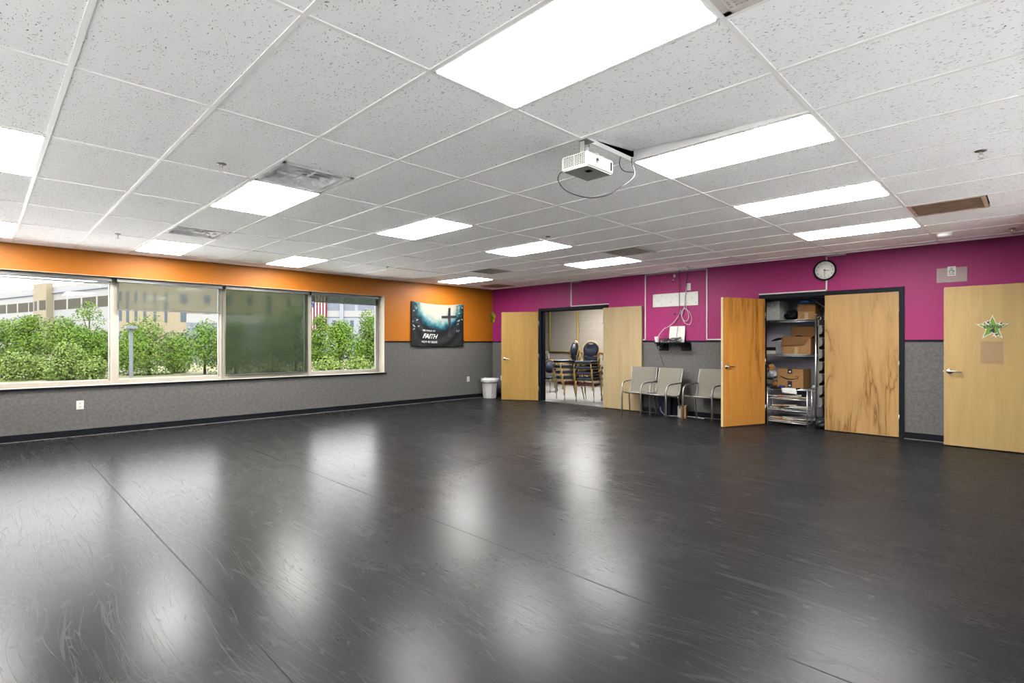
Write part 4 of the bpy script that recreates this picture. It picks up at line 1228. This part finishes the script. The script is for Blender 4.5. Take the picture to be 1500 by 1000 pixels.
o = q.build('black_case', M_black, None, (6.54, 0.45, SH2 + 0.058)); tag(o, 'flat black case on a paper pile on the middle shelf', 'case')
q = MB(); q.box(-0.13, 0.11, -0.13, 0.12, 0, 0.055)
o = q.build('paper_pile', M_paper, None, (6.54, 0.45, SH2)); tag(o, 'pile of white paper under the flat black case', 'paper')
# top shelf
k = Nodes('speckled_white_carton'); v = k.coord()
k.link(k.ramp(k.noise(v, 40, 4, 0.7), [(0.30, (0.05, 0.05, 0.05)), (0.40, (0.30, 0.29, 0.27)), (0.6, (0.40, 0.39, 0.36))]), k.b.inputs['Base Color']); k.b.inputs['Roughness'].default_value = 0.8
root, w, d, h = carton('white_box', 6.46, 6.725, 0.34, 0.70, SH1, SH1 + 0.325, k.m, 'speckled white box with a paper label on the top shelf', R(-4), tape=False)
q = MB(); q.box(0.0, w - .005, -d - .001, -d, h - .10, h - .02, 0)
for n in range(3): q.box(0.02, w - .02 - .02 * n, -d - .0015, -d, h - .045 - n * .018, h - .040 - n * .018, 1)
q.build('paper_label', [M_white, M_ink], root)
root, w, d, h = carton('taped_box', 6.985, 7.245, 0.36, 0.66, SH1, SH1 + 0.25, M_card, 'taped cardboard box on the top shelf under a blue bag')
q = MB(); q.prism([(-w, -d - .003, 0.135), (w, -d - .014, 0.14), (w, -d, h), (-w, -d, h)], (0, -0.004, 0)); q.build('flap', M_card_dark, root)
def crumple(nm, loc, sx, sy, sz, m, lab, cat, seed, parts=14):
    q = MB()
    def fn(u, v_):
        t, p = u * 2 * math.pi, (v_ - .5) * math.pi
        d0 = Vector((math.cos(t) * math.cos(p), math.sin(t) * math.cos(p), math.sin(p)))
        f = 1 + .34 * mnoise.noise(d0 * 1.8 + Vector((seed, 0, 0))) + .16 * mnoise.noise(d0 * 5 + Vector((0, seed, 0)))
        return Vector((d0.x * sx * f, d0.y * sy * f, max(0.002, sz + d0.z * sz * f)))
    q.grid(fn, 28, 16); bmesh.ops.remove_doubles(q.bm, verts=q.bm.verts[:], dist=1e-5)
    o = q.build(nm, m, None, loc); tag(o, lab, cat); return o
crumple('plastic_bag', (7.10, 0.44, SH1 + .252), 0.12, 0.10, 0.040, mat('blue_film', srgb(70, 120, 180, 0.5), 0.3), 'crumpled blue plastic bag on the taped cardboard box', 'bag', 2.1)
q = MB(); q.grid(lambda u, v_: Vector((-0.09 + .20 * u, (v_ - .5) * .16, 0.05 - 0.11 * u + .02 * math.sin(4 * u + 3 * v_))), 10, 6)
o = q.build('grey_cloth', mat('grey_cloth', (0.20, 0.20, 0.21), 0.8), None, (7.27, 0.42, SH1 + .262)); solid(o, .004); tag(o, 'grey cloth drooping off the taped cardboard box', 'cloth')
crumple('dark_hose', (6.86, 0.5, SH1), 0.10, 0.10, 0.085, M_black, 'dark tangled bundle between the white box and the taped box', 'bundle', 5.2)
# clutter beside the parcel
crumple('snack_bag', (6.56, 0.40, SH3 + .27), 0.055, 0.05, 0.055, mat('orange_wrap', srgb(205, 150, 80, 0.5), 0.4, var=.4, vscale=25), 'orange and white wrapped package at the top of the clutter beside the parcel', 'package', 3.3)
crumple('film_bundle', (6.575, 0.42, SH3 + .14), 0.085, 0.08, 0.075, mat('grey_white_film', (0.33, 0.33, 0.34), 0.3, var=.4, vscale=30), 'crumpled grey white plastic beside the parcel', 'plastic', 8.3)
crumple('dark_tray_bundle', (6.52, 0.45, SH3), 0.10, 0.10, 0.065, mat('olive_bundle', (0.07, 0.065, 0.05), 0.7, var=.4, vscale=20), 'dark bundle at the shelf end under the crumpled plastic', 'bundle', 1.3)
crumple('brown_paper', (6.64, 0.36, SH3), 0.045, 0.04, 0.05, mat('brown_kraft', srgb(180, 120, 60, 0.5), 0.8, var=.3, vscale=20), 'crumpled brown paper at the foot of the parcel', 'paper', 6.6)

# shoe rack with sheet music
rk = empty('shoe_rack', (0, 0, 0)); tag(rk, 'low chrome shoe rack full of papers in front of the wire shelving', 'rack')
RX0, RX1, RY0, RY1 = 6.625, 7.222, 0.015, 0.245
RZ = (0.055, 0.250, 0.432, 0.585)
for x in (RX0, RX1):
    for y in (RY0, RY1):
        q = MB(); q.cyl((x, y, 0), (x, y, 0.605), 0.008, None, 10); q.build('post', M_chrome, rk)
for z in RZ:
    q = MB()
    for y in (RY0, RY1): q.cyl((RX0, y, z), (RX1, y, z), 0.0055, None, 8)
    for t in range(1, 6):
        y = RY0 + (RY1 - RY0) * t / 6; q.cyl((RX0, y, z), (RX1, y, z), 0.0035, None, 6)
    for x in (RX0, RX1): q.cyl((x, RY0, z), (x, RY1, z), 0.005, None, 6)
    q.build('tier', M_chrome, rk)
M_papers = [M_paper, mat('cream_paper', srgb(222, 205, 170, 0.58), 0.8), mat('white_sheet', srgb(232, 230, 226, 0.62), 0.8)]
M_spot = [mat('red_folder', srgb(170, 66, 44, 0.5), 0.7), mat('teal_folder', srgb(70, 130, 120, 0.5), 0.7), mat('orange_folder', srgb(190, 110, 60, 0.5), 0.7)]
pr_ = random.Random(11)
TN = ('lowest', 'second', 'third')
for ti, z in enumerate(RZ[:3]):
    zz = z + .007
    for n in range(13 if ti < 2 else 9):
        w, d = pr_.uniform(.075, .11), pr_.uniform(.085, .105)
        t = pr_.uniform(.006, .014)
        x = RX0 + .11 + (RX1 - RX0 - .22) * (n % 5) / 4 + pr_.uniform(-.02, .02)
        mm = M_spot[(n + ti) % 3] if n in (3, 6, 11) else M_papers[n % 3]
        q = MB(); q.box(-w, w, -d, d, 0, t)
        lvl = n // 5
        o = q.build('paper_stack', mm, None, (x, (RY0 + RY1) / 2 + pr_.uniform(-.01, .01), zz + lvl * .028 + .006 * (n % 5)), (pr_.uniform(-.05, .05), pr_.uniform(-.06, .06), pr_.uniform(-.45, .45)))
        tag(o, 'loose papers on the %s tier of the shoe rack, counted from the floor' % TN[ti], 'paper', 'papers on the %s tier' % TN[ti])
q = MB(); q.box(-0.20, 0.20, -0.09, 0.09, 0, 0.018, 0, 0.004, seg=1)
o = q.build('black_folder', M_black, None, (6.86, 0.13, RZ[3] + .007)); tag(o, 'black folder on the top of the shoe rack', 'folder')
crumple('blue_cloth', (6.82, 0.10, RZ[3] + .025), 0.045, 0.04, 0.018, mat('blue_cloth', srgb(40, 60, 140, 0.5), 0.8), 'crumpled blue cloth on the top of the shoe rack', 'cloth', 4.4)
q = MB(); q.grid(lambda u, v_: Vector((-.11 + .22 * u + .03 * v_, 0.03 - .10 * v_ if v_ < .4 else -0.012 - .012 * v_, 0.012 if v_ < .4 else 0.012 - .125 * (v_ - .4) * (1 + .25 * u))), 8, 12)
o = q.build('hanging_paper', M_papers[2], None, (6.94, 0.02, RZ[3] + .018)); solid(o, .002); tag(o, 'white paper hanging over the front of the shoe rack', 'paper')
crumple('charging_cable', (7.235, 0.33, SH3), 0.028, 0.05, 0.03, M_cable_white, 'bunched white cable at the shelf corner beside the parcel', 'cable', 7.7)

# hanging pocket organizer and bag
ho = empty('hanging_organizer', (7.298, 0.52, 0)); tag(ho, 'grey fabric pocket organizer hanging on the side of the wire shelving', 'organizer')
M_fab = mat('grey_olive_fabric', (0.21, 0.20, 0.175), 0.85, spec=0.15, var=0.15, vscale=30); M_fab2 = mat('light_pocket_edge', (0.46, 0.44, 0.39), 0.85)
q = MB(); q.box(-0.006, 0.006, -0.19, 0.19, 0.30, 1.72); q.build('back_panel', M_fab, ho)
for n in range(7):
    z = 0.31 + n * .195
    for s_ in (-1, 1):
        q = MB(); y0, y1 = (-.185, -.005) if s_ < 0 else (.005, .185)
        q.prism([(0.006, y0, z), (0.030, y0, z + .004), (0.052, y0, z + .03), (0.056, y0, z + .08), (0.046, y0, z + .13), (0.044, y0, z + .145), (0.006, y0, z + .15)], (0, y1 - y0, 0))
        q.box(0.042, 0.051, y0, y1, z + .13, z + .147, 1)
        q.build('pocket', [M_fab, M_fab2], ho)
q = MB()
for y in (-.15, .15): q.tube(arc((0, y, 1.74), 0.025, R(-90), R(180), 8, (1, 0, 0), (0, 0, 1)), 0.004, 6)
q.build('hook', M_chrome, ho)
crumple('trash_bag', (7.385, 0.16, 0.0), 0.092, 0.11, 0.085, mat('black_film', (0.02, 0.021, 0.024), 0.3), 'black plastic bag on the closet floor beside the shoe rack', 'bag', 9.1)

# ------------------------------------------------------------------ outside
GZ = -1.2
k = Nodes('lawn'); v = k.coord()
k.link(k.ramp(k.noise(v, 0.9, 6, 0.65), [(0.3, (0.22, 0.25, 0.09)), (0.6, (0.42, 0.39, 0.21)), (0.8, (0.48, 0.44, 0.26))]), k.b.inputs['Base Color']); k.b.inputs['Roughness'].default_value = 0.95
b = MB(); b.face([(-260, -120, GZ), (-0.34, -120, GZ), (-0.34, 160, GZ), (-260, 160, GZ)])
struct(b.build('ground', k.m), 'dry lawn outside the windows', 'ground')
M_road = mat('pale_asphalt', (0.30, 0.30, 0.31), 0.9, var=.1, vscale=1)
b = MB(); b.box(-24, -0.34, -40, 30, GZ, GZ + .03)  # pale slab added out of view, bounces daylight up to the ceiling
struct(b.build('pavement', mat('pale_concrete_apron', (0.42, 0.415, 0.40), 0.8, spec=.2, var=.05, vscale=1.5)), 'pale concrete apron along the building below the windows', 'pavement')
b = MB(); b.box(-88, -62, -60, 60, GZ, GZ + .02)
struct(b.build('road', M_road), 'pale car park beyond the trees', 'road')

M_bw = mat('white_facade', (0.66, 0.66, 0.65), 0.8, spec=.2); M_bb = mat('beige_facade', (0.60, 0.52, 0.36), 0.8, spec=.2, var=.04, vscale=.6)
M_bwin = mat('facade_window', (0.20, 0.185, 0.145), 0.9, spec=0.05); M_bwin2 = mat('blue_facade_window', (0.19, 0.24, 0.28), 0.9, spec=0.05)
M_bgrey = mat('blue_grey_facade', (0.36, 0.40, 0.48), 0.8, spec=.2); M_bpan = mat('pale_blue_facade', (0.56, 0.60, 0.68), 0.8, spec=.2)
def building(name, a, c_, top, depth, m, lab):
    a, c_ = Vector((*a, GZ)), Vector((*c_, GZ))
    L = (c_ - a).length; ang = math.atan2(c_.y - a.y, c_.x - a.x)
    root = empty(name, a, ang); tag(root, lab, 'building')
    q = MB(); q.box(0, L, 0, depth, 0, top - GZ); q.build('facade', m, root)
    return root, L
def bwin(root, s0, s1, z0, z1, m, name='facade_window'):
    q = MB(); q.box(s0, s1, -0.06, 0.1, z0 - GZ, z1 - GZ); q.build(name, m, root)
root, L = building('long_building', (-178.52, -8.53), (-114.07, 8.88), 13.45, 9, M_bw, 'long white building with a dark window band behind the first window')
for s0, s1 in ((5.4, 8.2), (8.8, 10.6), (11.03, 14.58), (15.6, 20.99), (21.97, 27.28), (28.02, 33.4), (37.3, 40.2), (40.95, 46.44), (47.38, 52.86), (53.74, 59.34), (60.18, 65.18)):
    bwin(root, s0, s1, 8.45, 10.5, M_bwin)
q = MB(); q.box(33.7, 40.3, -1.2, 0, 0, 14.2 - GZ); o = q.build('tower_bay', M_bb, root)
q = MB(); q.box(0, L, -0.25, 0, 12.0 - GZ, 12.35 - GZ); q.build('cornice', M_bpan, root)
q = MB(); q.box(34.5, 35.6, -1.28, -1.15, 8.4 - GZ, 10.4 - GZ); q.build('facade_window', M_bwin2, root)
q = MB(); q.box(37.0, 40.0, -1.28, -1.15, 8.5 - GZ, 10.5 - GZ); q.build('facade_window', M_bwin, root)
root, L = building('beige_building', (-99.37, 6.55), (-90.18, 38.19), 17.5, 9, M_bb, 'tall beige office building behind the second and third window')
for s0, s1, t in ((0.55, 1.15, 0), (1.76, 2.13, 1), (2.89, 3.27, 0), (4.13, 4.51, 0), (5.58, 5.97, 0), (7.15, 7.55, 1), (9.51, 10.48, 0), (13.08, 14.03, 0), (16.57, 17.5, 0), (19.95, 20.75, 0), (23.28, 24.06, 1), (26.56, 27.38, 0)):
    if t:
        bwin(root, s0, s1, 4.9, 10.1, M_bwin2)
    else:
        bwin(root, s0, s1, 8.35, 9.95, M_bwin2); bwin(root, s0, s1, 5.1, 6.95, M_bwin2)
    bwin(root, s0, s1, 1.6, 3.2, M_bwin2); bwin(root, s0, s1, 12.0, 13.6, M_bwin2)
root, L = building('low_annex', (-79.31, 12.37), (-74.18, 27.43), 5.68, 6, M_bw, 'low white annex in front of the beige building')
q = MB(); q.box(0, L, -0.06, 0, 0, 4.4 - GZ); q.build('lower_band', M_bgrey, root)
root, L = building('flag_building', (-73.28, 26.79), (-57.85, 42.09), 12.5, 12, M_bpan, 'pale blue grey building behind the flag window')
q = MB(); q.box(0, 6.3, -.06, 0, 6.5 - GZ, 9.2 - GZ); q.box(6.95, 8.6, -.06, 0, 6.5 - GZ, 9.2 - GZ); q.box(9.2, 14, -.06, 0, 6.5 - GZ, 9.2 - GZ); q.build('wall_panel', M_bgrey, root)
q = MB(); q.box(0, L, -.10, 0, 5.5 - GZ, 6.5 - GZ); q.build('white_band', M_bw, root)
q = MB(); q.box(6.35, 6.95, -.3, 0, 0, 9.2 - GZ); q.build('pilaster', M_bpan, root)
for s0, s1 in ((5.11, 5.65), (7.93, 8.47), (10.6, 11.2)): bwin(root, s0, s1, 3.6, 4.98, M_bwin2)
# vertical banner flag on that facade
fa = math.atan2(42.09 - 26.79, -57.85 + 73.28)
fg = empty('striped_flag', (-73.28, 26.79, 0), fa); tag(fg, 'long red and white striped flag with a blue starred corner on the far facade', 'flag')
M_red = mat('flag_red', srgb(150, 40, 56), 0.8); M_fw = mat('flag_white', (0.72, 0.72, 0.72), 0.8); M_fb = mat('flag_blue', srgb(58, 84, 140), 0.8)
q = MB(); x0, x1 = 1.25, 4.34
for n in range(13):
    a, c_ = x0 + (x1 - x0) * n / 13, x0 + (x1 - x0) * (n + 1) / 13
    q.box(a, c_, -0.36, -0.32, 3.4, 10.4, 0 if n % 2 == 0 else 1)
q.build('stripe', [M_red, M_fw], fg)
q = MB(); q.box(x0, x0 + (x1 - x0) * .36, -0.40, -0.35, 7.05, 10.4); q.build('canton', M_fb, fg)
q = MB()
for r_ in range(7):
    for c_ in range(3 if r_ % 2 else 2):
        cx_ = x0 + (.2 + c_ * .36 + (0 if r_ % 2 else .18)); cz_ = 7.3 + r_ * .46
        q.prism(starpts(.12, .055, 5, 90, (cx_, cz_), -0.40), (0, -0.02, 0))
q.build('star_print', M_fw, fg)

# lamp post
lp = empty('lamp_post', (-34.87, -1.74, GZ)); tag(lp, 'grey lamp post with a flat head in front of the round trees', 'lamp post')
M_lp = mat('grey_post_paint', (0.30, 0.33, 0.38), 0.6)
q = MB(); q.box(-.10, .10, -.10, .10, 0, 3.55, 0, 0.01, seg=1); q.build('post', M_lp, lp)
q = MB(); q.box(-.33, .33, -.33, .33, 3.52, 3.72, 0, .02, seg=1); q.build('lamp_head', M_lp, lp)

# trees
def leafm(name, c):
    k = Nodes(name); v = k.coord()
    n = k.noise(v, 2.2, 4, 0.7); n2 = k.add('ShaderNodeTexWhiteNoise', noise_dimensions='3D')
    g = k.add('ShaderNodeNewGeometry'); k.link(g.outputs['Random Per Island'], n2.inputs['Vector'])
    f = k.math('MULTIPLY_ADD', n2.outputs['Value'], 0.5, k.math('MULTIPLY', n, 0.5))
    k.link(k.ramp(f, [(0.15, tuple(x * .45 for x in c)), (0.5, c), (0.9, (c[0] * 1.6, c[1] * 1.35, c[2] * 1.2))]), k.b.inputs['Base Color'])
    k.b.inputs['Roughness'].default_value = 0.7; k.b.inputs['Specular IOR Level'].default_value = 0.2
    return k.m
M_leaf = leafm('leaf_green', (0.21, 0.40, 0.045)); M_leaf2 = leafm('leaf_light_green', (0.30, 0.46, 0.10)); M_bark = mat('bark', (0.10, 0.075, 0.05), 0.9)
def leaf_mesh(h, w, seed, dens, m, trunk_h, leaf=0.09):
    r_ = random.Random(seed)
    blobs = []
    for n in range(16):
        t = r_.random(); zz = trunk_h + (h - trunk_h) * (0.12 + 0.80 * t)
        env = math.sin(math.pi * min(1, max(0.08, 0.18 + 0.80 * t))) ** 0.6
        a = r_.uniform(0, 6.28); d = w / 2 * env * r_.uniform(0.2, 0.66)
        blobs.append((Vector((d * math.cos(a), d * math.sin(a), zz)), r_.uniform(.22, .36) * w * (0.55 + .45 * env)))
    blobs.append((Vector((0, 0, h - .16 * w)), .20 * w))
    vs, fs = [], []
    tot = sum(b_[1] ** 2 for b_ in blobs)
    for c_, rad in blobs:
        for n in range(max(8, int(dens * rad * rad / tot))):
            dd = Vector((r_.gauss(0, 1), r_.gauss(0, 1), r_.gauss(0, 1))).normalized()
            p = c_ + dd * rad * r_.uniform(.72, 1.02); p.z = max(p.z, .06)
            nn_ = (dd + Vector((r_.gauss(0, .5), r_.gauss(0, .5), r_.gauss(0, .5) + .35))).normalized()
            t1 = nn_.orthogonal().normalized(); t1.rotate(Matrix.Rotation(r_.uniform(0, 6.28), 3, nn_)); t2 = nn_.cross(t1)
            s_ = leaf * r_.uniform(.6, 1.25); i0 = len(vs)
            vs += [p - t1 * s_, p - t2 * s_ * .5, p + t1 * s_, p + t2 * s_ * .5]
            fs.append((i0, i0 + 1, i0 + 2, i0 + 3))
    me = bpy.data.meshes.new('foliage'); me.from_pydata(vs, [], fs); me.materials.append(m)
    return me
def tree(nm, x, y, h, w, seed, lab, cat, m, dens, trunk_h, group=None):
    root = empty(nm, (x, y, GZ)); tag(root, lab, cat, group)
    o = bpy.data.objects.new('foliage', leaf_mesh(h, w, seed, dens, m, trunk_h)); COL.objects.link(o); o.parent = root
    r_ = random.Random(seed)
    q = MB(); q.tube([(0, 0, 0), (.05, 0, h * .4), (0, .05, h * .85)], [.11, .08, .03], 8)
    for n in range(5):
        a = r_.uniform(0, 6.28); z = h * r_.uniform(.25, .6)
        q.tube([(0.02, 0, z), (w * .18 * math.cos(a), w * .18 * math.sin(a), z + h * .14), (w * .32 * math.cos(a), w * .32 * math.sin(a), z + h * .25)], [.05, .035, .015], 6)
    q.build('trunk', M_bark, root)
TREES = [(-52.49, -7.51, 4.43, 3.9, 'round green tree at the photo edge behind the first window'), (-49.69, -6.15, 4.79, 3.4, 'round green tree second from the photo edge behind the first window'),
         (-47.79, -4.27, 4.61, 4.4, 'broad green tree in the middle of the first window'), (-48.8, -2.45, 6.2, 3.2, 'tall sparse green tree next to the first mullion'),
         (-45.46, -3.36, 3.9, 3.3, 'green tree in front of the tall sparse tree'), (-45.45, -1.94, 3.5, 3.0, 'small green tree right behind the first mullion'),
         (-43.99, -0.3, 4.1, 3.3, 'round green tree behind the lamp post'), (-40.31, 0.33, 4.25, 4.9, 'broad round green tree next to the lamp post'),
         (-42.36, 2.52, 3.5, 2.9, 'lower green tree between two round trees in the second window'), (-38.27, 3.76, 4.07, 4.4, 'round green tree beside the second mullion'),
         (-36.49, 5.53, 3.96, 3.6, 'green tree behind the lowered blind, nearest the second mullion'), (-36.37, 8.46, 4.6, 4.8, 'broad green tree in the middle of the lowered blind'),
         (-35.88, 10.2, 5.7, 3.8, 'tall green tree behind the lowered blind near the flag window'), (-34.61, 11.8, 5.0, 3.0, 'green tree under the striped flag'),
         (-30.49, 11.47, 4.1, 3.9, 'round green tree in the middle of the flag window'), (-31.48, 14.72, 5.45, 3.5, 'tall pointed green tree by the window edge next to the banner'),
         (-29.79, 16.39, 4.6, 3.7, 'green tree hidden mostly by the window reveal')]
for n, (x, y, h, w, lab) in enumerate(TREES):
    tree('broadleaf_tree', x, y, h, w, n + 1, lab, 'tree', M_leaf, 6500 if n != 3 else 2600, 0.2 if n not in (7, 9, 10, 11) else 0.35, 'trees outside the windows')
SHR = [(-37.23, -5.06, 2.3, 2.8, 'pale green shrub in the middle of the first window'), (-39.7, -7.52, 1.7, 3.2, 'pale green shrub at the photo edge in the first window'), (-39.72, -6.12, 1.3, 2.2, 'low pale green shrub between two shrubs in the first window'),
       (-35.74, -3.58, 1.35, 2.2, 'low pale green shrub near the first mullion'), (-26.4, 8.49, 1.35, 2.4, 'green shrub low behind the flag window near its mullion'), (-24.66, 10.22, 1.35, 2.4, 'green shrub low behind the flag window near the banner')]
for n, (x, y, h, w, lab) in enumerate(SHR):
    tree('garden_shrub', x, y, h, w, n + 40, lab, 'shrub', M_leaf2, 3600, 0.0, 'shrubs outside the windows')

# ------------------------------------------------------------------ reflectance balance of the indoor finishes
OUTDOOR = {m.name for m in (M_bw, M_bb, M_bwin, M_bwin2, M_bgrey, M_bpan, M_red, M_fw, M_fb, M_lp, M_leaf, M_leaf2, M_bark, M_road)} | {'lawn'}
KEEP = {m.name for m in (M_tile, M_grid, M_white_paint, M_lens, M_lens_off, M_bezel, M_glass, M_side_paint, M_vent, M_vent_brown, M_vent_dark)} | {'ceiling_white_plastic', 'chrome'} | {'pale_concrete_apron'}
INDOOR = 0.252
OUT_K = 0.118
for m in bpy.data.materials:
    if m.name in KEEP or not m.use_nodes:
        continue
    f_ = OUT_K if m.name in OUTDOOR else INDOOR
    t = m.node_tree
    for n in list(t.nodes):
        if n.type == 'BSDF_PRINCIPLED':
            i = n.inputs['Base Color']
            if n.inputs['Metallic'].default_value == 0.0 and m.name != 'marley_floor':
                n.inputs['Specular IOR Level'].default_value *= 0.16
        elif n.type in ('BSDF_DIFFUSE', 'BSDF_TRANSLUCENT'):
            i = n.inputs['Color']
        else:
            continue
        if i.is_linked:
            src = i.links[0].from_socket
            x = t.nodes.new('ShaderNodeMix'); x.data_type = 'RGBA'; x.blend_type = 'MULTIPLY'
            x.inputs[0].default_value = 1.0
            t.links.new(src, x.inputs[6]); x.inputs[7].default_value = (f_, f_, f_, 1)
            t.links.new(x.outputs[2], i)
        else:
            i.default_value = (*[c * f_ for c in i.default_value[:3]], 1)
